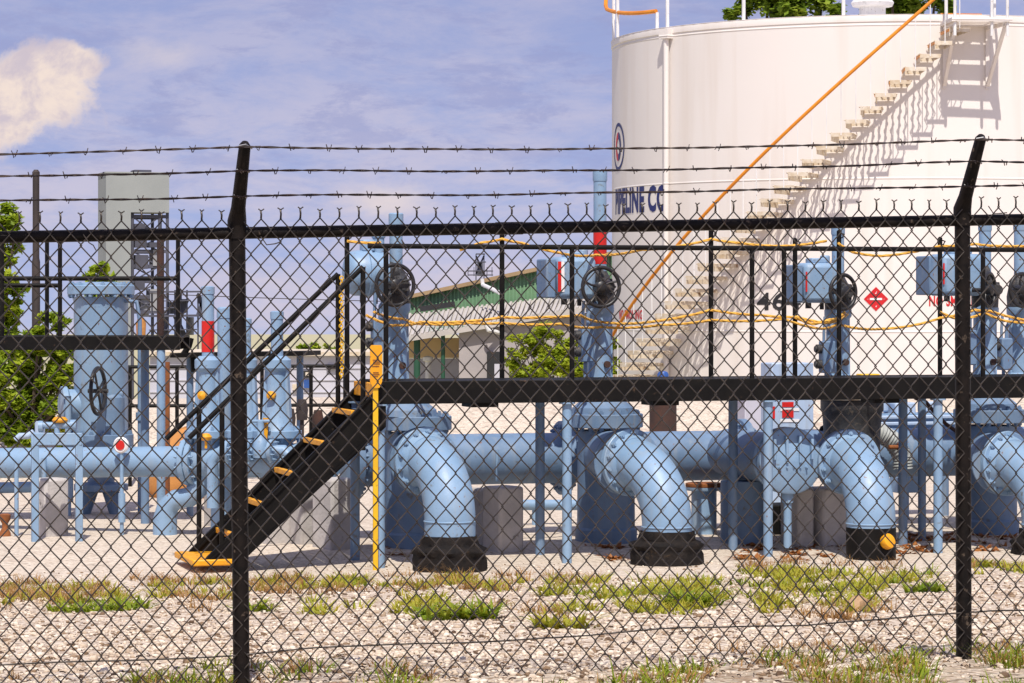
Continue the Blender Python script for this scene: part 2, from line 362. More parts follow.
cover('fence_grass', 'weed_green', [(130,235,664,690,34),(240,420,668,700,30),(420,700,680,700,14),(640,800,660,695,40),(770,960,652,700,80),(960,1030,648,700,60),(-60,120,684,700,8)], .085, 'green grass growing along the foot of the fence', .009, .7)
cover('fence_straw', 'weed_dry', [(120,430,666,700,50),(430,760,676,700,26),(680,960,645,695,110),(960,1030,640,690,40),(0,120,680,700,6)], .075, 'dry straw coloured grass along the foot of the fence', .006, .8)
# grit of dark crumbs and twigs on the gravel
m = MB()
for _ in range(700):
    px = random.uniform(-20, 1044); py = 575+random.random()**.8*110; c = G(px, py); a = random.random()*6.28; l = random.uniform(.01, .035)
    d = V((math.cos(a), math.sin(a), random.uniform(-.1, .2)))*l
    c = V((c.x, c.y, gh(c.x, c.y)+.008)); m.tube([c, c+d*.5+V((0,0,.004)), c+d], random.uniform(.0015, .003), 4)
tag(m.build('litter_twigs', 'rust_dark', ang=180), 'dark bits of twig and leaf stalk on the gravel', 'litter', kind='stuff')
# a tan rock
c = G(858, 612); m = MB(); 
pr = [(0,-.05),(.055,-.03),(.075,.01),(.062,.045),(.03,.062),(0,.064)]
m.lathe(pr, V((c.x, c.y, gh(c.x, c.y)+.01)), n=11, jit=.35)
tag(m.build('rock', 'stone_tan', ang=50), 'rounded tan rock lying on the gravel slope at lower right', 'rock')

# ================================================================== CHAIN LINK FENCE
FA = V((-.975, 10.28, 0)); FB = V((1.705, 10.98, 0)); FU = (FB-FA).normalized(); FL = (FB-FA).length
FN = V((-FU.y, FU.x, 0))*-1                       # towards the road (viewer)
SL = .0235
def FW(s, d, z): return FA+FU*s+FN*d+Z*(z+SL*s)
fence = thing('chain_link_fence', (FA.x, FA.y, .7), 'black chain link fence with three barbed wires on leaning arms', 'fence')
RZ = 2.325; posts = [-FL, 0, FL, 2*FL]; S0, S1 = -FL-.04, 2*FL+.04
for i, s in enumerate(posts):
    ln = (-.020 if i == 1 else -.008)
    b = FW(s-ln*.9, 0, gh(*FW(s, 0, 0).xy)-.15-SL*s); t = FW(s, 0, RZ+.035)
    m = MB(); m.tube([b, t], .0295, 18)
    po = m.build('post', 'fence_black', fence)
    m = MB(); m.tube([FW(s, 0, RZ-.02), FW(s, 0, RZ+.045), FW(s, .03, RZ+.09), FW(s, .17, RZ+.30), FW(s, .178, RZ+.312)], [.0345, .034, .026, .021, .012], 14)
    ar = m.build('extension_arm', 'fence_black', po)
    for (d, z) in [(.058, RZ+.128), (.115, RZ+.215), (.168, RZ+.296)]:
        m = MB(); m.tube([FW(s-.022, d+.012, z+.004), FW(s, d+.024, z+.008), FW(s+.024, d+.01, z-.006)], .003, 6); m.build('wire_clip', 'galvanised', ar)
m = MB(); m.tube([FW(S0, 0, RZ), FW(S1, 0, RZ)], .0215, 18); m.build('top_rail', 'fence_black', fence)
for s in (FL*.36, -FL*.55, FL*1.4):
    m = MB(); m.tube([FW(s-.05, 0, RZ), FW(s+.05, 0, RZ)], .0235, 18); m.build('rail_sleeve', 'fence_black', fence)
# woven mesh: zig-zag wires hooked on each other
WD, HD = .0353, .0845
m = MB(); r = .0025; j = 0; s = S0+.05; d0 = .027
ztop = RZ+.050
while s < S1-.05:
    ph = random.uniform(-.002, .002); pts = []; k = 0; zz = ztop
    while True:
        side = (1 if k % 2 == 0 else -1)*(1 if j % 2 == 0 else -1)
        a = WD/2+.0015
        bl = 0
        pa = FW(s+side*a+ph, d0+side*.0028, zz)
        g0 = gh(pa.x, pa.y)-.02
        wob = .0035*mnoise.noise(V((s*2.2, zz*2.6, 1))); 
        for dz, ins in ((.0045, .0040), (0, 0), (-.0045, .0040)):
            pts.append(FW(s+side*(a-ins)+ph+wob, d0+side*.0028*(1-ins*60)+.012*mnoise.noise(V((s*.9, zz*1.1, 4))), zz+dz))
        zz -= HD/2; k += 1
        if pts[-1].z < g0: break
    m.tube(pts[1:], r, 5)
    if j % 2 == 0:
        tp = FW(s+WD/2, d0, ztop)                      # twisted knuckle with two barbs
        hh = random.uniform(.022, .032)
        m.tube([tp, tp+FU*.001+Z*hh*.5, tp-FU*.001+Z*hh], .0036, 5)
        e = random.uniform(.007, .012)
        m.tube([tp+Z*hh, tp+Z*(hh+.007)+FU*e+FN*.003], .0022, 4); m.tube([tp+Z*hh, tp+Z*(hh+.007)-FU*e*random.uniform(.6, 1.1)-FN*.003], .0022, 4)
    j += 1
    s += WD
m.build('wire_mesh', 'fence_wire', fence, ang=180)
pts = [FW(S0+i*(S1-S0)/90, .022, .836+.006*mnoise.noise(V((i*.35, 0, 0)))-.006*math.sin(i*.5)) for i in range(91)]
m = MB(); m.tube(pts, .0032, 6); m.build('tension_wire', 'fence_wire', fence, ang=180)
for (d, z, nz) in [(.058, RZ+.128, 0), (.115, RZ+.215, 1), (.168, RZ+.296, 2)]:
    m = MB(); n = 700; A = []; Bp = []
    for i in range(n+1):
        s = S0+(S1-S0)*i/n; f = ((s/FL) % 1); sag = -.020*4*f*(1-f)*(.3+.35*nz)+.006*mnoise.noise(V((s*1.7, nz*5, 0)))
        ph = i*2*PI/14; c = FW(s, d+.024, z+sag); off = (FN*math.cos(ph)+Z*math.sin(ph))*.0022
        A.append(c+off); Bp.append(c-off)
    m.tube(A, .0024, 5); m.tube(Bp, .0024, 5)
    i = 8
    while i < n:
        c = (A[i]+Bp[i])/2; w = FU*.006
        for sg in (-1, 1):
            c2 = c+w*sg; a = random.random()*3.1
            v1 = (FN*math.cos(a)+Z*math.sin(a)); v2 = (FN*math.cos(a+.9)+Z*math.sin(a+.9))
            m.tube([c2-v1*.014-FU*.004*sg, c2, c2+v2*.014+FU*.004*sg], .0019, 4)
        m.tube([c-w*1.5, c+w*1.5], .0042, 6)
        i += random.choice((9, 10, 10, 11))
    m.build('barbed_wire', 'barb_wire', fence, ang=180)
for (px, py, a) in ((265, 245, .3), (345, 178, 0), (88, 243, -1.1), (655, 232, -1.2), (990, 214, .1), (405, 248, 2)):
    k = (px-CX)/F; s = (k*FA.y-FA.x)/(FU.x-k*FU.y); z = ZC-(py-YH)/F*FW(s, 0, 0).y-SL*s
    if z > 2.4: continue
    m = MB(); m.tube([FW(s-.02, .03, z+.03), FW(s, .034, z), FW(s+.03*math.cos(a), .04, z+.01*math.sin(a)), FW(s+.05*math.cos(a), .045, z+.03*math.sin(a))], .0022, 5); m.build('tie_wire', 'fence_wire', fence)

# ================================================================== MAIN WALKWAY
DZ = 1.457
walk = thing('steel_walkway', W(0, .37, 0), 'long black steel walkway on pale blue legs above the elbow pipes', 'walkway')
SE = S(1180); SA = S(383)
m = MB(); m.box((W(SA, 0, DZ-.094)+W(SE, 0, DZ-.094))/2, (SE-SA, .05, .185)); m.build('edge_beam', 'black_paint', walk, bevel=.006)
m = MB(); m.box((W(SA, .75, DZ-.094)+W(SE, .75, DZ-.094))/2, (SE-SA, .05, .185)); m.build('edge_beam', 'black_paint', walk, bevel=.006)
m = MB(); m.box((W(SA, .375, DZ-.012)+W(SE, .375, DZ-.012))/2, (SE-SA, .695, .012)); m.build('deck_plate', 'black_paint', walk)
for s in np.arange(SA+.02, SE, 1.55):
    m = MB(); m.box(W(s, .375, DZ-.10), (.05, .70, .10)); m.build('cross_member', 'black_paint', walk)
for px in (480, 880, 660): 
    m = MB(); m.box(PG(px, .2, DZ-.205), (.23, .3, .035)); m.build('bracket_plate', 'black_paint', walk)
def leg(px, t, m_='blue_paint', r=.040):
    p = PG(px, t); g = gh(p.x, p.y)
    m = MB(); m.tube([V((p.x, p.y, g-.05)), V((p.x, p.y, DZ-.185))], r, 16); m.cyl(V((p.x, p.y, DZ-.2)), V((p.x, p.y, DZ-.187)), r*1.7, n=16); m.build('leg', m_, walk)
for px in (380, 567, 768, 938): leg(px, .03)
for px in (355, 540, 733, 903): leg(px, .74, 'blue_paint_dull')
leg(922, 1.0, 'blue_paint_dull', .036); leg(1110, .03)
RT = 2.545
for t, pa in ((.0, 368),):
    a = S(pa); m = MB(); m.tube([W(a, t, RT), W(SE, t, RT)], .021, 14); m.build('handrail', 'black_paint', walk)
for px in (386, 572, 752, 784, 983, 1100):
    m = MB(); m.tube([PG(px, 0, DZ-.02), PG(px, 0, RT)], .0205, 12); m.build('rail_post', 'black_paint', walk)
for px, py in ((347, 231), (502, 229), (711, 229), (795, 239), (839, 231), (940, 238)):
    z = ZP(px, py, .77); m = MB()
    m.tube([PG(px, .77, DZ-.12), PG(px, .77, z)], .021, 12); m.tube([PG(px, .77, z-.002), PG(px, .77, z+.012)], [.021, .008], 12)
    m.tube([PG(px, .77, z-.06), PG(px, .73, z-.06)+U*.03, PG(px, .73, z-.03)+U*.05, PG(px, .77, z-.02)+U*.02], .006, 6)
    m.build('rope_post', 'black_paint', walk)
# ------------------------------------------------------------------ stair
S_B, S_T = S(204), S(383); NS = 6; run = (S_T-S_B)/NS; rise = DZ/NS
st = thing('steel_stair', W((S_B+S_T)/2, .37, 0), 'black open stair with yellow edged steps up to walkway', 'stairs')
up = (U*run+Z*rise).normalized(); pn = V((0,0,1))-up*up.z; pn.normalize()
for t in (.0, .74):
    a = W(S_B, t, 0); b = W(S_T, t, DZ); off = -pn*.075
    # channel stringer: plumb cut at foot and head
    hh = .125/pn.z; vs = []
    p0, p1 = a-Z*.09, b-Z*.09
    pr = [W(S_B-.03, t, .005), W(S_B+.26, t, .005), W(S_T+.02, t, DZ-.37), W(S_T+.02, t, DZ-.0), W(S_B-.03+(.055), t, .075)]
    m = MB()
    for e in (-.02, .02): vs += [p+B*e for p in pr]
    n5 = 5
    m.add(vs, [(4,3,2,1,0), (5,6,7,8,9)]+[(i, (i+1) % 5, 5+(i+1) % 5, 5+i) for i in range(5)])
    m.bar(W(S_B+.04, t-.028, .04), W(S_T, t-.028, DZ-.022), .02, .014, up=pn)
    m.bar(W(S_B+.29, t-.028, .03), W(S_T+.0, t-.028, DZ-.345), .02, .014, up=pn)
    m.build('stringer', 'black_paint', st, smooth=False)
for i in range(1, NS):
    s = S_B+run*i; z = rise*i
    m = MB(); m.box(W(s+.13, .37, z-.022), (.26, .70, .03)); tr = m.build('tread', 'black_paint', st)
    m = MB(); m.box(W(s+.006, .37, z-.014), (.045, .702, .042)); m.build('nosing', 'orange_yellow', tr, bevel=.004)
m = MB(); m.box(W(S_T-.055, .37, DZ-.075), (.035, .70, .115)); m.build('top_nosing', 'orange_yellow', st, bevel=.006)
m = MB(); m.box(W(S_B+.08, .37, .03), (.36, .86, .05)); m.build('foot_plate', 'orange_yellow', st, bevel=.01)
for t, (xa, ya), (xb, yb), lowpx in ((.0, (363, 267), (189, 438), (222, 525)), (.74, (338, 274), (166, 439), (199, 528))):
    a, b = PT(xa, ya, t), PT(xb, yb, t); m = MB()
    m.tube([b, a], .021, 12); m.build('handrail', 'black_paint', st)
    m = MB(); m.tube([PG(xa, t, .9), a], .0205, 12); m.build('rail_post', 'black_paint', st)
    s = S(lowpx[0], t); f = (s-(b-O).dot(U))/((a-b).dot(U)); top = b.lerp(a, f)
    m = MB(); m.tube([W(s, t, .12), top], .0205, 12); m.build('rail_post', 'black_paint', st)
# hazard chain hanging on the far stair post
m = MB(); x = 341.5
for i in range(34):
    z = ZP(341.5, 278+i*3.0, .70); c = PG(341.5+.5*math.sin(i*.7), .70, z); a = U if i % 2 else N
    m.ring(c, a, .016, .005, 10, 5)
tag(m.build('hazard_chain', 'yellow_paint', ang=180), 'yellow plastic chain hanging down beside the top stair post', 'chain')
# ------------------------------------------------------------------ yellow marker post
p = PG(375.5, -.18); g = gh(p.x, p.y)
mk = thing('marker_post', (p.x, p.y, g), 'slim yellow warning marker post standing before the walkway', 'marker post')
zt, zm = ZP(375, 345, -.18), ZP(375, 384, -.18)
m = MB(); m.bar(V((p.x, p.y, g-.05)), V((p.x, p.y, zm+.02)), .042, .02, up=N); m.build('stake', 'yellow_paint', mk, bevel=.004)
m = MB(); vs = []
hw = .049
out = [(-hw*.55, zm-.03), (hw*.55, zm-.03), (hw, zm+.02), (hw, zt-.015), (hw*.8, zt), (-hw*.8, zt), (-hw, zt-.015), (-hw, zm+.02)]
c = p+N*.012
for e in (0, .012): vs += [V((c.x, c.y, 0))+U*a+Z*z+N*e for a, z in out]
m.add(vs, [tuple(range(7, -1, -1)), tuple(range(8, 16))]+[(i, (i+1) % 8, 8+(i+1) % 8, 8+i) for i in range(8)])
m.build('paddle', 'orange_yellow', mk, smooth=False)
m = MB()                                           # weathered pictogram and worn lines of small print
cc = V((c.x, c.y, 0))+N*.0145
for z, w in ((zt-.12, .05), (zt-.135, .062), (zt-.15, .05), (zt-.17, .058), (zt-.22, .046), (zt-.235, .06), (zt-.25, .03)):
    m.box(cc+Z*z+U*random.uniform(-.006, .006), (w, .002, .007))
m.build('worn_print', 'rust', mk, smooth=False)
# ================================================================== PIPEWORK
def hexbolt(m, c, ax, r=.018, h=.03):
    m.cyl(c, c+ax*h*.6, r, n=6); m.cyl(c+ax*h*.5, c+ax*h, r*.55, n=8)
def flange(name, c, ax, r, th, nb, parent, mt, rb=None, both=False, bolt_mat=None, hub=None):
    ax = V(ax).normalized(); m = MB(); e = min(.006, th*.2)
    pr = [(r*.3, -th/2), (r-e, -th/2), (r, -th/2+e), (r, th/2-e), (r-e, th/2), (r*.3, th/2)]
    m.lathe(pr, c, ax, 40)
    if hub: m.lathe([(hub*1.18, th/2-.002), (hub*1.02, th/2+.06)], c, ax, 40)
    f = m.build(name, mt, parent)
    u, w = frame(ax); rb = rb or r*.86
    for k in range(nb):
        a = 2*PI*(k+.5)/nb; q = c+(u*math.cos(a)+w*math.sin(a))*rb; m = MB(); br = min(.023, r*.075)
        hexbolt(m, q+ax*th/2, ax, br, .036)
        if both: hexbolt(m, q-ax*th/2, -ax, br, .036); m.cyl(q-ax*(th/2+.01), q+ax*(th/2+.01), br*.6, n=6)
        m.build('bolt', bolt_mat or mt, f)
    return f
# ------------------------------------------------------------------ elbow pipes diving into the ground
def elbow(fp, tf, lp, tl, label, ybot, collar, rp=.205, rf=.282, group='elbow pipes diving into the ground'):
    Fp = PT(fp[0], fp[1], tf); Lp = PG(lp, tl); d = V((Lp.x-Fp.x, Lp.y-Fp.y, 0)); H = d.length; d.normalize()
    g = gh(Lp.x, Lp.y); zb = ZP(lp, ybot, tl)
    th = thing('elbow_pipe', (Lp.x, Lp.y, g), label, 'pipe', group)
    R = min(H-.06, Fp.z-zb-.03); pts = [Fp]
    st0 = H-R
    for i in range(25):
        a = PI/2*i/24; pts.append(Fp+d*(st0+R*math.sin(a))-Z*R*(1-math.cos(a)))
    e = pts[-1]; pts.append(V((e.x, e.y, zb))); 
    m = MB(); m.tube(pts, rp, 44); m.build('elbow', 'blue_paint', th)
    m = MB(); m.ring(e, Z, rp+.001, .007, 44, 8); m.build('weld_bead', 'blue_paint', th)
    flange('flange', Fp+d*.045, d, rf, .052, 14, th, 'blue_paint', rb=rp+(rf-rp)*.55, hub=rp)
    b = V((e.x, e.y, 0)); m = MB()
    if collar == 'wide':
        m.lathe([(rp+.012, zb+.02-g), (rp+.025, zb-.035-g), (rp+.03, zb-.055-g), (rp+.085, zb-.075-g), (rp+.098, zb-.10-g), (rp+.08, zb-.13-g), (rp+.092, zb-.17-g), (rp+.09, -.06)], b+Z*g, n=36, jit=.10)
        m.build('ground_collar', 'rubber_wrap', th, ang=60)
    else:
        m.lathe([(rp-.01, zb+.004-g), (rp+.004, zb-.005-g), (rp+.002, -.06)], b+Z*g, n=40)
        m.build('ground_collar', 'black_paint', th)
    return th
elbow((424,461), .18, 450, -.33, 'pale blue elbow pipe in black ground wrap right of the stair and yellow marker', 538, 'wide')
elbow((627,462), .22, 667, -.32, 'pale blue elbow pipe in black ground wrap, middle of the picture', 533, 'wide')
e3 = elbow((847,462), .24, 871, -.32, 'pale blue elbow pipe entering a straight black sleeve left of right fence post', 527, 'thin')
elbow((1004,463), .22, 1046, -.32, 'pale blue elbow pipe at the right edge, right of the fence post', 531, 'wide')
c = PT(889, 541, -.56); m = MB(); m.lathe([(0,-.06),(.05,-.058),(.062,-.04),(.066,.0),(.062,.012),(.03,.02),(0,.022)], c, (N*.8+U*.35+Z*.35), 20)
m.build('side_cap', 'orange_yellow', e3)
# ------------------------------------------------------------------ big gate valves
def gate_valve(px, ytop, label, tv=1.5, body_px=None, out=None, red=None, act=None, wheel=None, box=None, bonnet=True, body=True):
    b0 = PG(body_px or px, tv); g = gh(b0.x, b0.y)-.02; th = thing('gate_valve', (b0.x, b0.y, g), label, 'valve', 'gate valves along the walkway')
    c = PG(px, tv)
    if body:
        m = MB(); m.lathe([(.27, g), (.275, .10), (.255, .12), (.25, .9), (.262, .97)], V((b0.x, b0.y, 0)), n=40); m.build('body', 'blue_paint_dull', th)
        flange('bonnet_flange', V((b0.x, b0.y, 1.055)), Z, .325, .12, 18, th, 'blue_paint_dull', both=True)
        m = MB(); m.lathe([(.28, 1.115), (.27, 1.17), (.17, 1.25), (.13, 1.40)], V((b0.x, b0.y, 0)).lerp(V((c.x, c.y, 0)), .5), n=32); m.build('bonnet', 'blue_paint_dull', th)
        if out:
            f = PT(out[0], out[1], out[2]); d = V((b0.x-f.x, b0.y-f.y, 0)); m = MB()
            m.tube([f+d.normalized()*.02, V((b0.x, b0.y, f.z))], .215, 40); m.build('outlet', 'blue_paint_dull', th)
            flange('outlet_flange', f-d.normalized()*.008, d, .282, .05, 14, th, 'blue_paint_dull', rb=.245)
    cz = V((c.x, c.y, 0)); zw = ZP(wheel[0], wheel[1], tv) if wheel else 2.2
    # yoke: two webs and a sleeve
    m = MB(); m.lathe([(.15, 1.35), (.15, 1.40), (.098, 1.44), (.094, zw-.26), (.125, zw-.22), (.125, zw-.16)], cz, n=28)
    for e in (-1, 1): m.bar(cz+U*e*.10+Z*1.38, cz+U*e*.095+Z*(zw-.2), .02, .05, up=B)
    m.build('yoke', 'blue_paint', th)
    m = MB(); m.cyl(cz+N*.09+Z*1.55+U*.03, cz+N*.125+Z*1.55+U*.03, .03, n=14); m.build('position_gauge', 'rust_dark', th)
    # bevel gear case behind the wheel
    m = MB(); m.lathe([(.09, zw-.19), (.12, zw-.17), (.125, zw-.06), (.10, zw+.06), (.07, zw+.12), (.06, zw+.14)], cz, n=24)
    m.lathe([(.085, 0), (.08, .10), (.06, .14), (.045, .20)], cz+Z*zw+N*.08, N, 20)
    for k in range(6): a = k*PI/3; q = cz+Z*zw+N*.18+(U*math.cos(a)+Z*math.sin(a))*.07; m.cyl(q-N*.02, q+N*.03, .012, n=6)
    m.build('gear_case', 'gear_black', th)
    # stem cover with cap
    zt = ZP(px, ytop, tv); m = MB(); m.tube([cz+Z*(zw+.08), cz+Z*(zt-.09)], .057, 20); m.lathe([(.061, zt-.10), (.064, zt-.085), (.064, zt-.01), (.055, zt)], cz, n=20)
    sc = m.build('stem_cover', 'blue_paint', th)
    if red:
        za, zb = ZP(px, red[0], tv), ZP(px, red[1], tv); m = MB(); m.tube([cz+Z*zb, cz+Z*za], .0595, 20); m.build('red_band', 'red_paint', sc)
    if wheel:
        wx, wy, wr, yaw = wheel; wn = (N*math.cos(yaw)+U*math.sin(yaw)).normalized(); wu = Z.cross(wn).normalized(); wc = PT(wx, wy, tv-.34)
        m = MB(); m.ring(wc, wn, wr, .0175, 44, 10)
        m.lathe([(.045, -.06), (.05, .03), (.03, .045)], wc, wn, 16)
        m.tube([wc, wc-wn*.16], .02, 10)
        for k in range(5):
            a = PI/2+2*PI*k/5; r_ = lambda f, da: wc+(wu*math.cos(a+da)+Z*math.sin(a+da))*wr*f
            m.tube([r_(.15, 0)-wn*.02, r_(.5, .10)-wn*.022, r_(.98, 0)], [.013, .010, .010], 8)
        m.build('handwheel', 'handwheel_black', th)
    if act:
        (x0, x1, y0, y1, kind) = act; ta = tv-.02; a = PT(x0, (y0+y1)/2, ta); b = PT(x1, (y0+y1)/2, ta); h = ZP(x0, y0, ta)-ZP(x0, y1, ta); L = (b-a).length; r = h/2
        m = MB()
        if kind == 'drum':
            m.lathe([(0, 0), (r*.6, .012), (r*.86, .045), (r*.95, .09), (r*.95, L*.52), (r*1.02, L*.53), (r*1.02, L*.60), (r*.9, L*.61), (r*.88, L*.98)], a, U, 32)
            ac = m.build('actuator', 'blue_paint', th)
            m = MB(); m.box(a.lerp(b, .55)+Z*(r+.03), (.11, .12, .10)); m.cyl(a.lerp(b, .82)+Z*r*.8, a.lerp(b, .82)+Z*(r+.10), .05, n=16); m.cyl(a.lerp(b, .82)+Z*(r+.09), a.lerp(b, .82)+Z*(r+.13), .06, n=16); m.build('terminal_box', 'blue_paint', ac, bevel=.012)
        else:
            m.box(a.lerp(b, .60), (L*.76, .34, h), v=B); ac = m.build('actuator', 'blue_paint', th, bevel=.045)
            m = MB(); m.box(a.lerp(b, .10)-Z*.005, (L*.19, .30, h*.93), v=B); m.build('end_cover', 'blue_paint_dull', ac, bevel=.012)
            m = MB(); m.box(a.lerp(b, .62)+Z*(h/2+.02), (L*.34, .16, .05)); m.cyl(a.lerp(b, .82)+Z*h*.5, a.lerp(b, .82)+Z*(h/2+.07), .045, n=16); m.build('top_cover', 'blue_paint', ac, bevel=.012)
            m = MB(); m.box(a.lerp(b, .25)+N*.172+Z*.01, (.030 if px == 600 else .016, .004, h*(.72 if px == 600 else .5))); m.build('red_label', 'red_paint', ac, smooth=False)
            if px == 600: m = MB(); m.box(a.lerp(b, .31)+N*.172+Z*.01, (.030, .004, h*.72)); m.build('white_label', 'white_mark', ac, smooth=False)
        m = MB(); m.tube([b-U*.08, V((c.x, c.y, b.z))], .10, 20); m.build('drive_neck', 'gear_black', th)
        m = MB(); q = a.lerp(b, .45)-Z*(h/2-.03); m.tube([q, q-Z*.08], .028, 10); m.build('drain_plug', 'gear_black', ac)
        m = MB(); q = a.lerp(b, .75)-Z*(h/2-.03); m.tube([q, q-Z*.09], .02, 10); m.build('drain_plug', 'gear_black', ac)
    if box:
        (x0, x1, y0, y1) = box; tb = tv-.2; a = PT((x0+x1)/2, (y0+y1)/2, tb); h = ZP(x0, y0, tb)-ZP(x0, y1, tb); w = (PT(x1, y0, tb)-PT(x0, y0, tb)).length
        m = MB(); m.box(a, (w, .13, h)); bx = m.build('control_box', 'blue_paint_dull', th, bevel=.012)
        for e in (.25, -.22): m = MB(); m.cyl(a-U*(w/2-.01)+Z*h*e, a-U*(w/2+.045)+Z*h*e, .042, n=16); m.cyl(a-U*(w/2+.04)+Z*h*e, a-U*(w/2+.06)+Z*h*e, .028, n=12); m.build('gland', 'gear_black', bx)
        m = MB(); m.tube([a+Z*h/2+U*.02, a+Z*(h/2+.10)+U*.02, a+Z*(h/2+.16)+U*.06, V((c.x, c.y, a.z+h/2+.24))], .017, 8)
        m.build('conduit', 'blue_paint_dull', bx)
        m = MB(); m.tube([a+Z*h/2-U*.03, a+Z*(h/2+.08)-U*.03, a+Z*(h/2+.22)-U*.02], .014, 8); m.build('conduit', 'blue_paint_dull', bx)
        m = MB(); m.tube([a-Z*h/2+B*.02, V((a.x, a.y, 1.3))+B*.02], .017, 8); m.build('conduit', 'blue_paint_dull', bx)
    return th
gate_valve(396, 213, 'blue gate valve with rounded drum actuator at the stair top', body_px=414, out=(424,461,.18), wheel=(395,285,.172,.15), act=(344,386,249,297,'drum'), box=(372,384,318,352))
gate_valve(600, 170, 'blue gate valve with tallest stem and wide red band', body_px=606, out=(627,462,.22), red=(229,264), wheel=(601,287,.170,.05), act=(541,592,257,299,'box'), box=(580,592,326,362))
gate_valve(838, 224, 'blue gate valve with actuator and black handwheel beside the red diamond', tv=1.75, wheel=(843,292,.155,.35), act=(788,833,263,303,'box'), box=(821,833,341,373), body=False)
gate_valve(985, 220, 'blue gate valve just right of the right fence post', body_px=989, out=(1004,463,.22), wheel=(989,290,.152,.75), act=(922,977,254,296,'box'), box=(962,974,330,365))
gate_valve(1020, 220, 'blue gate valve stem cut by the right picture edge', tv=1.9, wheel=(1022,290,.15,.3), box=(999,1010,338,370), body=False)
# ------------------------------------------------------------------ main header
TH_ = 2.35; HZ = .685; HR = .228
hd = thing('header_pipe', PG(640, TH_), 'thick grey blue header pipe running behind the elbow pipes', 'pipe')
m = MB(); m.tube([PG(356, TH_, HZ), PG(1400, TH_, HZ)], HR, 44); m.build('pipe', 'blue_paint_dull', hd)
for px in (354, 563, 742, 835): flange('flange', PG(px, TH_, HZ), U, .335, .07, 16, hd, 'blue_paint_dull', rb=.285, both=True)
m = MB(); m.lathe([(.334, 0), (.334, .02), (.26, .045), (.2, .05), (0, .05)], PG(354, TH_, HZ)-U*.035, -U, 40); m.build('end_cover', 'blue_paint', hd)
m = MB(); m.tube([PG(497, TH_-.30, .5), PG(497, TH_-.30, HZ+.1)], .012, 8); m.build('clamp_rod', 'blue_paint', hd)
for px in (600, 1060):
    m = MB(); m.tube([PG(px, TH_, -.05), PG(px, TH_, HZ)], .1, 16); m.build('support_leg', 'blue_paint_dull', hd)
# concrete piers
def pier(px, t, w, dp, y0, label, yaw=.3, group='concrete piers under the pipes', Y=None, cap=.025):
    c = PG(px, t) if Y is None else P(px, 500, Y); g = gh(c.x, c.y); zt = ZC-(y0-YH)/F*c.y
    u = (U*math.cos(yaw)+B*math.sin(yaw)).normalized(); v = Z.cross(u)
    m = MB(); h = zt-g
    m.box(V((c.x, c.y, g-.04+(h+.04)/2)), (w, dp, h+.04), u=u, v=v)
    tag(m.build('concrete_pier', 'concrete', bevel=cap), label, 'concrete block', group)
pier(503, 1.05, .26, .26, 486, 'grey concrete pier with rounded top under the header right of first elbow', .35)
pier(484, 1.35, .16, .26, 488, 'dark narrow concrete pier just behind the first elbow pipe', .2)
pier(797, .95, .17, .3, 487, 'brownish concrete pier left of the third elbow pipe', .2)
pier(826, .95, .26, .3, 487, 'pale ribbed concrete pier directly behind the third elbow pipe', .2)
pier(335, 1.5, .28, .3, 478, 'dark grey concrete pier under the stair nearest the blue legs', .4)
pier(306, 1.9, .22, .22, 486, 'pale concrete pier in the middle under the stair', .3)
pier(277, 2.1, .32, .3, 497, 'pale low concrete pier under the stair left of the others', .3)
pier(51, 0, .24, .24, 478, 'grey concrete block inside the blue pipe frame at left', .35, Y=26.0)
pier(218, 0, .2, .22, 480, 'pale concrete pier seen between the stair rail posts', .3, Y=27.2)
# blanked check valve standing before the header, pump motor, cabinet, small items
cv = thing('check_valve', PG(792, .35), 'round flanged blue check valve with ribbed face left of the third elbow', 'valve')
c = PT(792, 461, .22); m = MB(); m.lathe([(.26,-.10),(.285,-.09),(.285,-.02),(.27,-.01),(.20,.0),(.10,.03),(0,.035)], c, N, 44); m.build('cover', 'blue_paint', cv)
m = MB()
for e in (-.17, -.06, .06, .17): m.box(c+U*e+N*.02+Z*.10, (.022, .06, .26-abs(e)*.5), u=U, v=B)
m.build('rib', 'blue_paint', cv, bevel=.004)
m = MB(); m.tube([c+B*.1, c+B*1.5], .215, 36); m.build('body', 'blue_paint_dull', cv)
f = flange('rear_flange', c+B*.16, N, .285, .05, 12, cv, 'blue_paint', rb=.25)
for k in range(5):
    m = MB(); hexbolt(m, c+U*(-.12+.06*k)-Z*.05+N*.0, N, .016, .045); m.build('bolt', 'blue_paint', cv)
m = MB(); m.tube([c-Z*.26+B*.1, V((c.x, c.y, 0))+B*.1], .035, 12); m.cyl(c-Z*.36+B*.1, c-Z*.28+B*.1, .05, n=14); m.build('drain_leg', 'blue_paint', cv)
m = MB(); m.tube([V((c.x, c.y, .52))+B*1.0-U*.06, V((c.x, c.y, -.03))+B*1.0-U*.06], .2, 24); m.build('pedestal', 'blue_paint_dull', cv)

bp = thing('booster_pump', PG(770, 2.9), 'small dark pump on a black block beneath the header', 'pump')
a = PT(767, 530, 1.9); m = MB(); m.box(V((a.x, a.y, .11)), (.44, .4, .30)); m.build('base_block', 'black_paint', bp, bevel=.01)
m = MB(); q = PG(750, 1.75, .33); m.lathe([(.12, -.1), (.13, .0), (.1, .08), (.05, .12), (.045, .2)], q, Z, 18); m.cyl(q+Z*.02-U*.13, q+Z*.02+U*.13, .05, n=14); m.build('pump_head', 'blue_paint_dull', bp)
m = MB(); q = PG(748, 1.75, .12); m.box(q, (.26, .26, .2)); m.build('plinth', 'concrete', bp, bevel=.02)
m = MB(); m.box(PG(751, 1.2, .17), (.05, .05, .14)); m.tube([PG(751, 1.2, -.02), PG(751, 1.2, .12)], .014, 8); tag(m.build('marker_stub', 'rust'), 'small rusty tag on a stub below the header', 'marker')

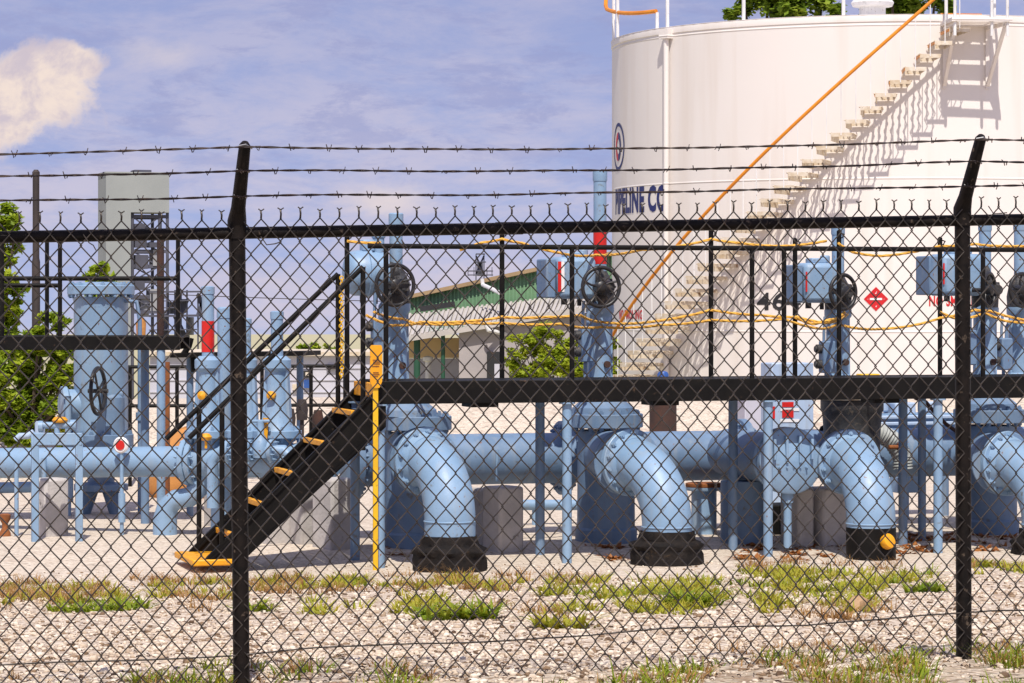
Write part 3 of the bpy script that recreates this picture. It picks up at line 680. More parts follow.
pm = thing('pump_motor', PG(905, 3.6), 'light blue finned pump motor standing behind the third elbow', 'pump motor')
a, b = PT(872, 422, 3.4), PT(950, 422, 3.4); L = (b-a).length
for k in range(4):
    m = MB(); m.box((a+b)/2-Z*(.13-k*.062), (L, .42, .034)); m.build('fin_plate', 'pale_blue_paint', pm, bevel=.008)
m = MB(); m.box((a+b)/2-Z*.03, (L*.94, .34, .24)); m.build('casing', 'blue_paint', pm)
m = MB(); m.box(a.lerp(b, .35)+Z*.135, (.22, .3, .12)); m.cyl(a.lerp(b, .12)+Z*.10, a.lerp(b, .12)+Z*.24, .07, n=16); m.cyl(a.lerp(b, .7)+Z*.10, a.lerp(b, .7)+Z*.2, .09, n=16); m.build('terminal_box', 'pale_blue_paint', pm, bevel=.015)
for e in (.08, .92):
    m = MB(); q = a.lerp(b, e)-Z*.15; m.tube([q, V((q.x, q.y, gh(q.x, q.y)-.02))], .05, 12); m.build('support_leg', 'blue_paint_dull', pm)
m = MB(); q = PT(905, 484, 3.0); m.box(q, (.24, .2, .16)); m.tube([q-Z*.08, V((q.x, q.y, 0))], .04, 10); m.build('junction_box', 'blue_paint', pm, bevel=.01)
hs = thing('ribbed_hose', PG(890, 2.0), 'ribbed grey flexible hose curving beside the third elbow', 'hose')
m = MB(); p0 = PT(862, 434, 1.9); 
path = [PT(x, y, 1.9) for x, y in ((866,431),(880,433),(893,441),(902,455),(903,470))]
pp = []
for i in range(len(path)-1):
    for k in range(10): pp.append(path[i].lerp(path[i+1], k/10))
m.tube(pp, [.085+.008*(i % 2) for i in range(len(pp))], 18); m.build('sleeve', 'hose_ribbed', hs)
m = MB(); q = PT(899, 447, 1.7); m.ring(q, U, .03, .012, 14, 6); m.cyl(q-U*.1, q+U*.05, .02, n=10); m.build('coupling', 'rust', hs)
vb = thing('valve_bonnet', PG(852, 1.55), 'wide dark valve body with tan lid behind the third elbow', 'valve')
q = PG(852, 1.55); m = MB(); m.lathe([(.25, -.03), (.255, .9), (.27, 1.10), (.285, 1.12), (.285, 1.21), (.2, 1.22)], q, n=36); m.build('body', 'gear_black', vb)
m = MB(); m.lathe([(.31, 1.215), (.32, 1.225), (.32, 1.255), (.31, 1.265), (.28, 1.27), (0, 1.275)], q, n=36); m.build('lid', 'tread_tan', vb)
f = PT(847, 462, .24); m = MB(); m.tube([f+B*.03, V((q.x, q.y, f.z))], .215, 36); m.build('outlet', 'blue_paint_dull', vb)
flange('outlet_flange', f+B*.01, B, .282, .05, 14, vb, 'blue_paint_dull', rb=.245)
m = MB(); m.tube([PT(x, y, 2.3) for x, y in ((845,405),(838,420),(822,428),(816,440),(815,455))], .02, 10); tag(m.build('black_cable', 'black_paint'), 'thick black cable looping down behind the third elbow pipe', 'cable')
m = MB(); m.tube([PT(x, y, 2.2) for x, y in ((915,398),(926,402),(934,412),(946,424),(957,432),(962,440))], .018, 10); tag(m.build('black_cable', 'rust_dark'), 'dark hose drooping left of the right fence post', 'hose')
el = thing('electric_cabinet', PG(777, 4.2), 'pale blue cabinet with red and white panel behind the check valve', 'cabinet')
a, b = PT(766, 420, 4.0), PT(808, 420, 4.0); c = (a+b)/2; w = (b-a).length
m = MB(); m.box(V((c.x, c.y, (1.5+0)/2)), (w, .3, 1.5)); m.build('case', 'pale_blue_paint', el, bevel=.012)
for x, y, ww, h in ((782,413,.12,.08), (782,404,.12,.05), (767.5,412,.035,.12)): m = MB(); m.box(PT(x, y, 4.0)+N*.155, (ww, .004, h)); m.build('red_panel', 'red_paint', el, smooth=False)
for y in (409, 420): m = MB(); m.box(PT(784, y, 4.0)+N*.155, (.2, .004, .03)); m.build('white_panel', 'white_mark', el, smooth=False)
gb = thing('grey_cabinet', PG(752, 6), 'pale grey metal box between walkway legs left of the red panel', 'cabinet')
a, b = PT(738, 416, 5.6), PT(764, 416, 5.6); c = (a+b)/2; m = MB(); m.box(V((c.x, c.y, (c.z+.24)/2)), ((b-a).length, .4, c.z+.24)); m.build('case', 'shed_white', gb, bevel=.01)
m = MB(); m.box(V((c.x, c.y, c.z+.245)), ((b-a).length+.05, .46, .03)); m.build('lid', 'shed_white', gb, bevel=.005)
# pipe stub with rusty blind flange
q = PG(704, 2.0); th = thing('capped_pipe_stub', (q.x, q.y, 0), 'short blue pipe stub with a rusty top flange under the header', 'pipe stub')
zt = ZP(704, 487, 2.0); m = MB(); m.tube([V((q.x, q.y, -.05)), V((q.x, q.y, zt))], .115, 28); m.build('stub', 'blue_paint', th)
m = MB(); m.lathe([(.16, zt-.03), (.165, zt-.02), (.165, zt+.0)], V((q.x, q.y, 0)), n=28); m.build('lower_flange', 'blue_paint', th)
m = MB(); m.lathe([(.165, zt+.003), (.168, zt+.01), (.168, zt+.035), (.15, zt+.04), (0, zt+.041)], V((q.x, q.y, 0)), n=28); m.build('blind_flange', 'rust', th)
# low pipe behind, between first and second valve
m = MB(); m.tube([PT(490, 505, 3.4), PT(578, 505, 3.4)], .05, 16); a = PT(535, 505, 3.4); m.tube([a, V((a.x, a.y, -.1))], .03, 10)
tag(m.build('low_pipe', 'blue_paint'), 'thin blue pipe low behind the header between two valves', 'pipe')
# drum shaped standpipe on the bank
q = P(663, 420, 33); g = gh(q.x, q.y); th = thing('standpipe', (q.x, q.y, g), 'rusty brown standpipe with a bright blue cap before the tank', 'standpipe')
zt = P(663, 390, 33).z; m = MB(); m.lathe([(.155, g-.05), (.155, zt-.05), (.17, zt-.04), (.17, zt), (.1, zt+.02), (.06, zt+.06)], V((q.x, q.y, 0)), n=24); m.build('barrel', 'rust_dark', th)
m = MB(); z2 = P(663, 371, 33).z; m.lathe([(.05, zt+.04), (.06, zt+.08), (.065, z2-.04), (.05, z2-.01), (.02, z2)], V((q.x, q.y, 0)), n=20); m.build('cap', 'deep_blue_paint', th)
m = MB(); a = PT(457+14, 381, 5.9)
yc = thing('yellow_valve_box', PG(868, 6.2), 'small yellow box on a post peeping over the walkway', 'box'); q = PT(868, 377, 6.2)
m = MB(); m.box(q, (.22, .15, .07)); m.build('box', 'yellow_paint', yc, bevel=.01); m = MB(); m.tube([q, V((q.x, q.y, gh(q.x, q.y)-.05))], .03, 10); m.build('post', 'blue_paint_dull', yc)
# ------------------------------------------------------------------ caution ropes strung along the walkway
def rope(pts, label, r=.013, t=.74):
    c = []
    for i in range(len(pts)-1):
        a, b = PT(pts[i][0], pts[i][1], pts[i][2] if len(pts[i]) > 2 else t), PT(pts[i+1][0], pts[i+1][1], pts[i+1][2] if len(pts[i+1]) > 2 else t)
        n = max(4, int((b-a).length/.03))
        for k in range(n): f = k/n; c.append(a.lerp(b, f)-Z*.035*(b-a).length*4*f*(1-f)*.6)
    m = MB(); A = [[], [], []]
    for i, p in enumerate(c):
        d = (c[min(i+1, len(c)-1)]-c[max(i-1, 0)]).normalized(); u, w = frame(d)
        for k in range(3): a = i*.8+k*2.094; A[k].append(p+(u*math.cos(a)+w*math.sin(a))*r*.5)
    for k in range(3): m.tube(A[k], r*.52, 5)
    tag(m.build('caution_rope', 'rope_yellow', ang=180), label, 'rope', 'yellow caution ropes strung along the walkway')
rope([(347,241),(372,243),(384,242)], 'short yellow rope end tied to the first rope post at stair')
rope([(460,250),(480,243),(502,239),(522,243),(560,253),(597,255,1.38),(640,250),(690,244),(711,239),(740,243),(786,246),(830,240)], 'upper yellow rope running from stem to stem near the rail')
rope([(838,243),(852,252),(880,256),(912,252),(940,246),(975,244),(1000,246),(1060,243)], 'upper yellow rope right of the third stem')
rope([(366,315),(384,323),(397,325,1.35),(420,322),(470,321),(502,317),(545,317),(580,315),(602,322,1.38),(650,322),(711,310),(760,315),(797,317),(826,323),(848,314,1.58)], 'higher strand of the two lower yellow ropes along the walkway')
rope([(374,312),(404,319,1.35),(425,324),(470,323),(502,323),(560,324),(602,327,1.38),(660,325),(711,320),(784,319),(815,328),(838,324,1.6),(880,329),(915,325),(940,318),(975,310),(990,311),(1030,321),(1080,320)], 'lower strand of the two lower yellow ropes along the walkway')
rope([(795,317),(812,324),(830,320),(845,312,1.58)], 'yellow rope knotted round the third valve stem', .016)
rope([(940,312),(960,320),(985,313),(1005,321),(1040,323)], 'yellow rope slung between the two right hand stems')
# ================================================================== LEFT SIDE PIPEWORK
lp = thing('left_pipe_run', P(100, 463, 26.5), 'long pale blue pipe running off to the left edge', 'pipe')
LA, LB = P(-150, 464.5, 27.2), P(335, 460, 25.55); LD = (LB-LA).normalized(); LN = V((-LD.y, LD.x, 0)); LN = LN if LN.y < 0 else -LN
def LPt(px):                                    # point on the left pipe axis at this column
    k = (px-CX)/F; f = (k*LA.y-LA.x)/((LB.x-LA.x)-k*(LB.y-LA.y)); return LA.lerp(LB, f)
LX = LPt(192)
m = MB(); m.tube([LA, LX], .138, 32); m.build('pipe', 'blue_paint', lp)
m = MB(); m.tube([LX, LPt(335)], .152, 32); m.build('pipe', 'blue_paint', lp)
flange('flange', LX-LD*.03, LD, .215, .05, 12, lp, 'blue_paint', rb=.185, both=True); flange('flange', LX+LD*.03, LD, .215, .05, 12, lp, 'blue_paint', rb=.185)
for px in (312,): flange('flange', LPt(px), LD, .24, .06, 12, lp, 'blue_paint', rb=.2, both=True)
m = MB(); q = LPt(52); m.tube([V((q.x, q.y, .3))+LN*.15, V((q.x, q.y, q.z+.05))+LN*.15], .022, 10); m.build('hanger_rod', 'blue_paint', lp)
m = MB(); q = LPt(222); m.tube([q, V((q.x, q.y, -.05))], .10, 18); m.build('support_leg', 'blue_paint', lp)
m = MB(); q = LX; pts = [LPt(206)-Z*.1, LPt(200)-Z*.24, LPt(190)-Z*.32, LPt(176)-Z*.34, LPt(168)-Z*.4, LPt(165)-Z*.52, V((LPt(165).x, LPt(165).y, -.05))]; m.tube(pts, [.07,.085,.09,.09,.10,.11,.11], 20); m.build('drain_branch', 'blue_paint', lp)
m = MB(); m.tube([P(-60, 489, 28.5), P(33, 487, 28.2)], .055, 14); q = P(-20, 487, 28.3); m.tube([q, V((q.x, q.y, 0))], .03, 8); tag(m.build('lower_pipe', 'blue_paint'), 'thinner pale blue pipe below the main left pipe', 'pipe')
# gauge with a red and white face on a thin riser
gq = LPt(132)+LN*.2; ga = thing('pressure_gauge', (gq.x, gq.y, 0), 'round red and white gauge on a thin riser before left pipe', 'gauge')
zc = ZC-(445-YH)/F*gq.y; c = V((gq.x, gq.y, zc)); m = MB(); m.tube([V((gq.x, gq.y, -.03)), c], .018, 10); m.tube([V((gq.x, gq.y, .12)), V((gq.x, gq.y, .38))], .032, 12); m.build('riser', 'blue_paint', ga)
m = MB(); m.lathe([(.07,-.03),(.075,.0),(.06,.012),(.055,.008),(0,.008)], c+LN*.02, LN, 24); m.build('rim', 'white_paint', ga)
m = MB(); m.lathe([(.044,.010),(.044,.016),(0,.017)], c+LN*.02, LN, 20); m.build('dial', 'red_paint', ga)
# goal post shaped frame of blue tube
FY = 25.4; fr = thing('pipe_frame', (P(56, 538, FY).x, FY, 0), 'square blue tube frame like a goalpost around left pipe', 'pipe frame')
for x in (35, 79):
    q = P(x, 500, FY); m = MB(); m.bar(V((q.x, q.y, -.05)), V((q.x, q.y, P(x, 434, FY).z)), .062, .062, up=N); m.build('upright', 'blue_paint', fr, bevel=.006)
a, b = P(31.5, 439, FY), P(82.5, 439, FY); m = MB(); m.bar(a-V((0,.0,0)), b, .066, .108); m.build('crossbar', 'blue_paint', fr, bevel=.006)
m = MB(); q = (a+b)/2+Z*.06; m.tube([q-Z*.02, q+Z*.06], .025, 10); m.tube([q-V((.12,0,-.06)), q+V((.12,0,.06))], .03, 12); m.tube([q+V((-.16,0,.05)), q+V((-.12,0,.05))], .05, 12); m.tube([q+V((.12,0,.06)), q+V((.17,0,.06))], .05, 12); m.build('small_valve', 'blue_paint', fr)
m = MB(); q = P(60, 420, FY); m.lathe([(.06,-.02),(.07,0),(.05,.025),(0,.03)], q, Z, 14); m.tube([q-Z*.08, q], .012, 8); m.build('orange_handle', 'orange_yellow', fr)
m = MB(); q = P(22, 432, 25.6); m.tube([P(16, 440, 25.6), P(20, 436, 25.6), P(28, 436, 25.6), P(34, 432, 25.6)], .03, 10); m.cyl(P(40, 428, 25.6)-Z*.06, P(40, 428, 25.6)+Z*.06, .045, n=14); m.build('pipe_hook', 'pale_blue_paint', fr)
m = MB(); q = P(16.5, 530, 26); m.tube([V((q.x, q.y, -.05)), P(16.5, 463, 26)], .02, 10); tag(m.build('thin_stake', 'blue_paint'), 'thin pale blue stake standing before the pipe at far left', 'stake')
m = MB(); q = P(5, 532, 26); m.lathe([(.055,-.02),(.05,.03),(.028,.07),(.026,.11),(.05,.15),(.052,.19),(.03,.20)], V((q.x, q.y, 0)), n=14); tag(m.build('orange_stub', 'rust'), 'small rusty orange hydrant shaped stub on gravel at left edge', 'pipe stub')
# blue filter vessel
VY = 28.8; vc = P(101, 463, VY); vc = V((vc.x, vc.y, 0)); zz = lambda py, Y=VY: ZC-(py-YH)/F*Y
fv = thing('filter_vessel', vc, 'tall blue filter vessel with flanged lid at left', 'vessel')
rv = 27/F*VY
m = MB(); m.lathe([(rv*.98, zz(440)), (rv, zz(430)), (rv, zz(303)), (rv*1.06, zz(297))], vc, n=40); m.build('shell', 'blue_paint', fv)
f = flange('lid_flange', vc+Z*zz(290), Z, rv*1.24, .09, 16, fv, 'blue_paint', rb=rv*1.14, both=True)
m = MB(); m.lathe([(rv*1.1, zz(286)), (rv*1.08, zz(283.5)), (rv*.5, zz(282)), (0, zz(282))], vc, n=36); m.build('lid', 'blue_paint', fv)
flange('base_flange', vc+Z*zz(440), Z, rv*1.2, .12, 16, fv, 'blue_paint_dull', rb=rv*1.08, both=True)
m = MB(); q = vc+Z*zz(405)-V((rv*.7,.05,0)); m.lathe([(.16, 0), (.16, .13), (.19, .15), (.19, .20), (.1, .22), (0, .22)], q, V((-.95,-.3,0)), 28); m.build('side_nozzle', 'blue_paint', fv)
m = MB(); q = vc+Z*zz(412)+V((rv*.45,-rv*.5,0)); m.lathe([(.13, -.3), (.13, .15), (.10, .18)], q, Z, 24); m.cyl(q+Z*.18-V((.12,0,0)), q+Z*.18+V((.12,0,0)), .05, n=14); m.build('relief_valve', 'blue_paint_dull', fv)
m = MB(); q = P(98, 391, VY-.5); ax = V((.985,-.17,0)); m.ring(q, ax, .225, .02, 36, 8); 
for k in range(4): a = k*PI/2+.5; m.tube([q, q+(Z*math.sin(a)+V((.17,.985,0))*math.cos(a))*.225], .012, 6)
m.tube([q-ax*.1, q+ax*.1], .022, 10); m.build('handwheel', 'handwheel_black', fv)
m = MB(); m.tube([vc+V((.2,-.1,0))+Z*zz(300), vc+V((rv+.10,-.1,0))+Z*zz(302), vc+V((rv+.13,-.1,0))+Z*zz(320), vc+V((rv+.13,-.1,0))+Z*zz(530)], .022, 10); m.cyl(vc+V((rv+.13,-.1,0))+Z*zz(420), vc+V((rv+.13,-.1,0))+Z*zz(412), .04, n=12); m.build('gauge_line', 'blue_paint_dull', fv)
m = MB(); m.lathe([(rv*.5, zz(440)), (rv*.5, zz(482)), (rv*1.0, zz(484)), (rv*1.0, zz(490)), (rv*.45, zz(492))], vc, n=30); m.build('lower_neck', 'blue_paint_dull', fv)
for dx in (-.17, .17):
    m = MB(); m.tube([vc+V((dx*.6,-.05,zz(490))), vc+V((dx,-.08,-.04))], [.085, .06], 12); m.build('foot', 'blue_paint_dull', fv)
m = MB(); m.tube([vc+V((-.28,-.3,-.03)), vc+V((-.28,-.3,zz(395)))], .03, 12); m.cyl(vc+V((-.28,-.3,zz(500))), vc+V((-.28,-.3,zz(440))), .05, n=14); m.build('drain_riser', 'blue_paint', fv)
# small gate valves standing on the pipe between vessel and stair
def small_valve(px, ytop, label, red=None, r=.055, scale=1.0):
    c0 = LPt(px); Y = c0.y; c = V((c0.x, c0.y, 0)); y = lambda py: ZC-(py-YH)/F*Y
    th = thing('small_gate_valve', (c.x, c.y, 0), label, 'valve', 'small gate valves by the stair')
    m = MB(); k = scale; m.lathe([(.15*k, y(462)), (.14*k, y(448)), (.13*k, y(438))], c, n=28); m.build('body', 'blue_paint', th)
    flange('bonnet_flange', c+Z*y(434), Z, .21*k, .07, 10, th, 'blue_paint', rb=.175*k, both=True)
    m = MB(); m.lathe([(.16*k, y(431)), (.13*k, y(424)), (.10*k, y(410)), (.085*k, y(380)), (.085*k, y(372)), (.12*k, y(368)), (.12*k, y(360)), (.08*k, y(356))], c, n=26); m.build('bonnet', 'blue_paint', th)
    for s_ in (-1, 1):
        m = MB(); m.bar(c+LD*s_*.12*k+Z*y(430), c+LD*s_*.085*k+Z*y(362), .03, .05, up=LN); m.build('yoke_arm', 'blue_paint', th)
    m = MB(); m.tube([c+Z*y(362), c+Z*y(ytop+7)], r, 18); m.lathe([(r+.006, y(ytop+8)), (r+.006, y(ytop+1)), (r*.8, y(ytop))], c, n=18); sc = m.build('stem_cover', 'blue_paint', th)
    if red:
        m = MB(); m.tube([c+Z*y(red[1]), c+Z*y(red[0])], r+.003, 18); m.build('red_band', 'red_paint', sc)
    m = MB(); q = c+Z*y(395)+LN*.14; m.lathe([(.035, -.05), (.04, .0), (.0, .02)], q, LN, 12); m.build('grease_cap', 'orange_yellow', th)
    return th
small_valve(208, 286, 'small blue gate valve with red band left of the left fence post', (321, 352))
small_valve(246, 318, 'small blue gate valve just right of the left fence post', scale=.85, r=.045)
small_valve(277, 311, 'small blue gate valve seen through the stair handrails', scale=1.05)
m = MB(); q = LPt(219)+V((0,.5,0)); m.tube([V((q.x, q.y, .3)), V((q.x, q.y, P(219, 308, q.y).z))], .065, 18); m.lathe([(.071, P(219,318,q.y).z), (.071, P(219,309,q.y).z), (.05, P(219,307,q.y).z)], V((q.x, q.y, 0)), n=18); tag(m.build('vent_pipe', 'blue_paint'), 'plain blue upright pipe just behind the red banded small valve', 'pipe')
bz = thing('bypass_spool', LPt(262)+LN*.3, 'pale blue flanged bypass pipe linking the small valves beside the stair', 'pipe')
a, b = LPt(226)+LN*.28+Z*.10, LPt(306)+LN*.28+Z*.10
m = MB(); m.tube([a-Z*.5, a-Z*.08, a+LD*.08, b-LD*.08, b-Z*.08, b-Z*.5], .05, 16); m.build('pipe', 'blue_paint', bz)
for f in (.2, .47, .74): flange('flange', a.lerp(b, f), LD, .10, .04, 8, bz, 'blue_paint', rb=.08)
m = MB(); q = a.lerp(b, .6); m.lathe([(.07,-.06), (.08, 0), (.06, .10), (.03, .14), (.03, .26)], q, Z, 18); m.cyl(q+Z*.26-LD*.09, q+Z*.26+LD*.09, .014, n=8); m.build('hand_valve', 'blue_paint', bz)
m = MB(); q = a.lerp(b, .33); m.tube([q, q+Z*.3], .018, 10); m.lathe([(.05,-.03),(.055,0),(.05,.02),(0,.02)], q+Z*.3, LN, 16); m.build('dial_gauge', 'white_paint', bz)
q = P(206, 437, 25.6); m = MB(); m.lathe([(.04,-.03),(.055,0),(.03,.03),(0,.035)], q, Z, 12); m.tube([q-Z*.1, q], .012, 8); m.build('yellow_handle', 'orange_yellow', lp)
m = MB(); q = P(264, 428, 26); m.bar(P(266, 418, 25.5), P(264, 440, 25.5), .05, .02, up=N); tag(m.build('yellow_tag', 'orange_yellow'), 'yellow strip hanging beside the small valve near the stair', 'tag')
# narrow black operating platform behind those valves
op = thing('valve_platform', P(245, 400, 28.5), 'narrow black grating shelf behind the small valves', 'platform')
a, b = P(180, 355, 28.6), P(312, 353, 28.2); m = MB(); m.bar(a, b, .5, .045); m.build('deck', 'black_paint', op, bevel=.004)
m = MB(); m.tube([P(183, 355, 28.4), P(189, 346, 28.4), P(191, 338, 28.4)], .03, 8); m.tube([P(194, 372, 28.4), P(193, 355, 28.4)], .03, 8); m.build('bracket', 'black_paint', op)
for x in (190, 232, 300):
    q = P(x, 356, 28.5); m = MB(); m.tube([V((q.x, q.y, gh(q.x, q.y)-.05)), q], .035, 10); m.build('leg', 'blue_paint_dull', op)
# left walkway
WY = 27.0; w2 = thing('short_walkway', P(60, 500, WY), 'black steel walkway ending above the left pipe near the filter vessel', 'walkway')
bt, bb = zz(336, WY), zz(350, WY)
xl, xr = P(-120, 0, WY).x, P(180, 0, WY).x
def bx(a, b, w, h, nm, mt='black_paint', par=w2, bev=.005): m = MB(); m.bar(a, b, w, h); return m.build(nm, mt, par, bevel=bev)
for dy in (0, .8): bx(V((xl, WY+dy, (bt+bb)/2)), V((xr, WY+dy, (bt+bb)/2)), .05, bt-bb, 'edge_beam')
m = MB(); m.box(V(((xl+xr)/2, WY+.4, bt-.012)), (xr-xl, .74, .012), u=V((1,0,0))); m.build('deck_plate', 'black_paint', w2)
zt = zz(238, WY); zm = zz(278.5, WY)
for z in (zt, zm): m = MB(); m.tube([V((xl, WY, z)), V((xr-.02, WY, z))], .021, 12); m.build('handrail', 'black_paint', w2)
x2 = P(62, 0, WY+.8).x
for z in (zt, zz(285.5, WY+.8)): m = MB(); m.tube([V((xl, WY+.8, z)), V((x2, WY+.8, z))], .021, 12); m.build('handrail', 'black_paint', w2)
for x in (-60, 2, 60, 178): q = P(x, 0, WY).x; m = MB(); m.tube([V((q, WY, bt-.02)), V((q, WY, zt))], .0205, 12); m.build('rail_post', 'black_paint', w2)
for x in (47,): q = P(x, 0, WY+.8).x; m = MB(); m.tube([V((q, WY+.8, bt-.02)), V((q, WY+.8, zt))], .0205, 12); m.build('rail_post', 'black_paint', w2)
q = P(160.5, 0, WY+.8).x; m = MB(); m.tube([V((q, WY+.8, bt-.02)), V((q, WY+.8, zt))], .035, 12); m.build('rail_post', 'rust_dark', w2)
for x, dy, mt in ((145, .5, 'blue_paint_dull'), (161, .02, 'blue_paint'), (-20, .02, 'blue_paint')):
    q = P(x, 0, WY+dy).x; m = MB(); m.tube([V((q, WY+dy, -.05)), V((q, WY+dy, bb+.005))], .040, 14); m.build('leg', mt, w2)
q = P(167, 380, 29.5); m = MB(); m.tube([V((q.x, q.y, 0)), P(167, 362, 29.5)], .03, 10); tag(m.build('rusty_pole', 'rust'), 'thin rusty pole behind the blue walkway leg', 'pole')
# clay heap
m = MB(); q = P(192, 440, 31.5); rr = .34
m.lathe([(rr*1.5, -.05), (rr*1.35, .2), (rr*1.15, .42), (rr*.85, .6), (rr*.45, .72), (0, .77)], V((q.x, q.y, gh(q.x, q.y))), n=26, jit=.2)
tag(m.build('clay_heap', 'clay', ang=180), 'orange clay heap behind the left pipe', 'heap')
# black frame fence behind
bf = thing('black_guard_rail', P(190, 400, 33), 'thin black pipe guard rail before the long white shed', 'railing')
for y in (367, 406): m = MB(); m.tube([P(120, y, 33), P(350, y-1, 33)], .02, 8); m.build('rail', 'black_paint', bf)
for x in (130, 177, 225, 262, 311, 345): q = P(x, 367, 33); m = MB(); m.tube([V((q.x, q.y, gh(q.x, q.y)-.1)), q], .022, 8); m.build('post', 'black_paint', bf)
for i, (x, y, h) in enumerate(((302, 420, .5), (318, 430, .4), (290, 428, .3))):
    q = P(x, 440, 28+i); m = MB(); m.tube([V((q.x, q.y, 0)), P(x, y-20, 28+i)], .02, 8); m.lathe([(.05,0),(.06,.1),(.04,.2)], P(x, y, 28+i), Z, 12)
    tag(m.build('dark_bollard', ('stack_dark','rust_dark','stack_dark')[i]), ('tall thin black spike left of the stair middle step', 'rust brown spike nearest the stair treads', 'short black spike beside the yellow strip')[i], 'spike')

# ================================================================== WHITE TANK
DT = 50.0; RTK = 4.74; TC = V(((887-CX)/F*DT, DT, 0)); TZ0, TZ1 = -.75, 6.61
THC = math.atan2(TC.x, TC.y)          # angles on the shell are counted from the point nearest the camera
def TK(phi, r, z): return V((TC.x+r*math.sin(phi-THC), TC.y-r*math.cos(phi-THC), z))
tank = thing('storage_tank', (TC.x, TC.y, TZ0), 'big white round storage tank with curved outside stair', 'tank')
m = MB(); m.lathe([(RTK, TZ0), (RTK, TZ1-.12), (RTK+.012, TZ1-.11), (RTK+.015, TZ1-.01), (RTK+.01, TZ1)], V((TC.x, TC.y, 0)), n=200); m.build('shell', 'tank_white', tank)
m = MB(); m.lathe([(RTK+.02, TZ1-.005), (RTK*.5, TZ1+.12), (0, TZ1+.2)], V((TC.x, TC.y, 0)), n=120); m.build('roof', 'tank_white', tank)
ZT = lambda ph: 4.45+4.82*(ph+.184)
dph = .0415; ph = -1.00; i = 0; tre = []
while ph < .205: tre.append(ph); ph += dph
RI, RO = RTK+.05, RTK+.74
for ph in tre:
    z = ZT(ph); m = MB(); e = dph*.68
    # serrated plank tread: wavy bars, inner lug to shell
    for k in range(4):
        f0 = ph-e+2*e*k/3; pts = []
        for q in range(11):
            rr = RI+(RO-RI)*q/10; pts.append(TK(f0+(e*.17 if q % 2 else -e*.17), rr, z))
        m.tube(pts, .008, 4)
    for rr in (RI, RO): m.bar(TK(ph-e, rr, z-.022), TK(ph+e, rr, z-.022), .010, .06)
    m.bar(TK(ph-e, RI, z-.05), TK(ph-e, RO, z-.05), .010, .13); m.bar(TK(ph+e, RI, z-.02), TK(ph+e, RO, z-.02), .012, .05)
    tr = m.build('stair_tread', 'tread_tan' if z < 5.4 else 'tread_tan', tank, smooth=False)
    if z > 5.3:
        m = MB(); m.bar(TK(ph-e*1.06, RI+.02, z-.02), TK(ph-e*1.06, RO-.02, z-.02), .012, .045); m.build('nosing', 'orange_paint', tr, smooth=False)
RH = RO+.0
for ph in tre:
    m = MB(); m.tube([TK(ph, RH, ZT(ph)-.03), TK(ph, RH, ZT(ph)+.80)], .0085, 6); m.build('baluster', 'white_paint', tank)
pts = [TK(-.968, RH, ZT(-.968)+z) for z in (.0, .3, .5)]+[TK(-.955+i*.0235, RH, ZT(-.955+i*.0235)+.80) for i in range(54)]
m = MB(); m.tube(pts, .027, 10); m.build('stair_handrail', 'orange_paint', tank)
# landing with brackets and rails
pa, pb, zl = .176, .345, 6.45
m = MB()
for r in (RTK+.06, RTK+.27, RTK+.47, RTK+.67, RTK+.87):
    for k in range(8): m.bar(TK(pa+(pb-pa)*k/8, r, zl), TK(pa+(pb-pa)*(k+1)/8, r, zl), .12 if r < RTK+.8 else .05, .06)
for f in (pa+.004, pb-.004): m.bar(TK(f, RTK, zl-.006), TK(f, RTK+.9, zl-.006), .05, .06)
vs = []; fs = []
m.build('landing_frame', 'tank_white', tank, smooth=False)
for f in (pa+.012, pb-.012):
    m = MB(); m.bar(TK(f, RTK, zl-.05), TK(f, RO+.1, zl-.05), .05, .07); m.bar(TK(f, RTK+.03, zl-.95), TK(f, RO+.06, zl-.06), .05, .05)
    m.bar(TK(f, RTK+.025, zl-1.0), TK(f, RTK+.025, zl), .06, .03)
    m.build('landing_bracket', 'tank_white', tank, smooth=False)
m = MB(); m.bar(TK(pa, RTK+.0, zl+.12), TK(pb-.03, RTK+.0, zl+.12), .02, .11); m.build('toe_board', 'orange_paint', tank, smooth=False)
for f, r in ((pa+.01, RO+.1), (.29, RO+.1), (pb-.01, RO+.1), (pb-.01, RTK+.3), (pa+.01, RTK+.2)):
    m = MB(); m.tube([TK(f, r, zl-.25 if r > RO else zl), TK(f, r, zl+1.1)], .024, 8); m.build('landing_post', 'white_paint', tank)
m = MB(); m.tube([TK(pa+.01, RO+.1, zl+1.1), TK(.29, RO+.1, zl+1.1), TK(pb-.01, RO+.1, zl+1.1), TK(pb-.01, RTK+.2, zl+1.1)], .024, 8); m.build('landing_rail', 'orange_paint', tank)
# roof edge posts, small railed bay at left, vent
def TPH(px): 
    lo, hi = -1.45, 1.45
    for _ in range(40):
        mid = (lo+hi)/2; p = TK(mid, RTK, 0)
        if CX+F*p.x/p.y < px: lo = mid
        else: hi = mid
    return lo
for px in (665, 742, 843):
    f = TPH(px); m = MB(); m.tube([TK(f, RTK-.05, TZ1-.02), TK(f, RTK-.05, TZ1+1.15)], .03, 8); m.build('roof_post', 'white_paint', tank)
f = TPH(669.5); m = MB(); m.tube([TK(f, RTK+.07, TZ0), TK(f, RTK+.07, TZ1-.2)], .045, 12); m.box(TK(f, RTK+.06, TZ1-.12), (.2, .16, .16), u=V((math.cos(f), math.sin(f), 0))); m.build('downpipe', 'tank_white', tank)
f0, f1 = TPH(613.5), TPH(652)
zr = TZ1+.30
for f, r in ((-1.33, RTK+.02), (-1.22, RTK+.06), (f1, RTK-.1)):
    m = MB(); m.tube([TK(f, r, TZ1-.02), TK(f, r, zr+(.8 if f < -1.2 else -.02))], .028, 8); m.build('bay_post', 'white_paint', tank)
m = MB(); n = 16
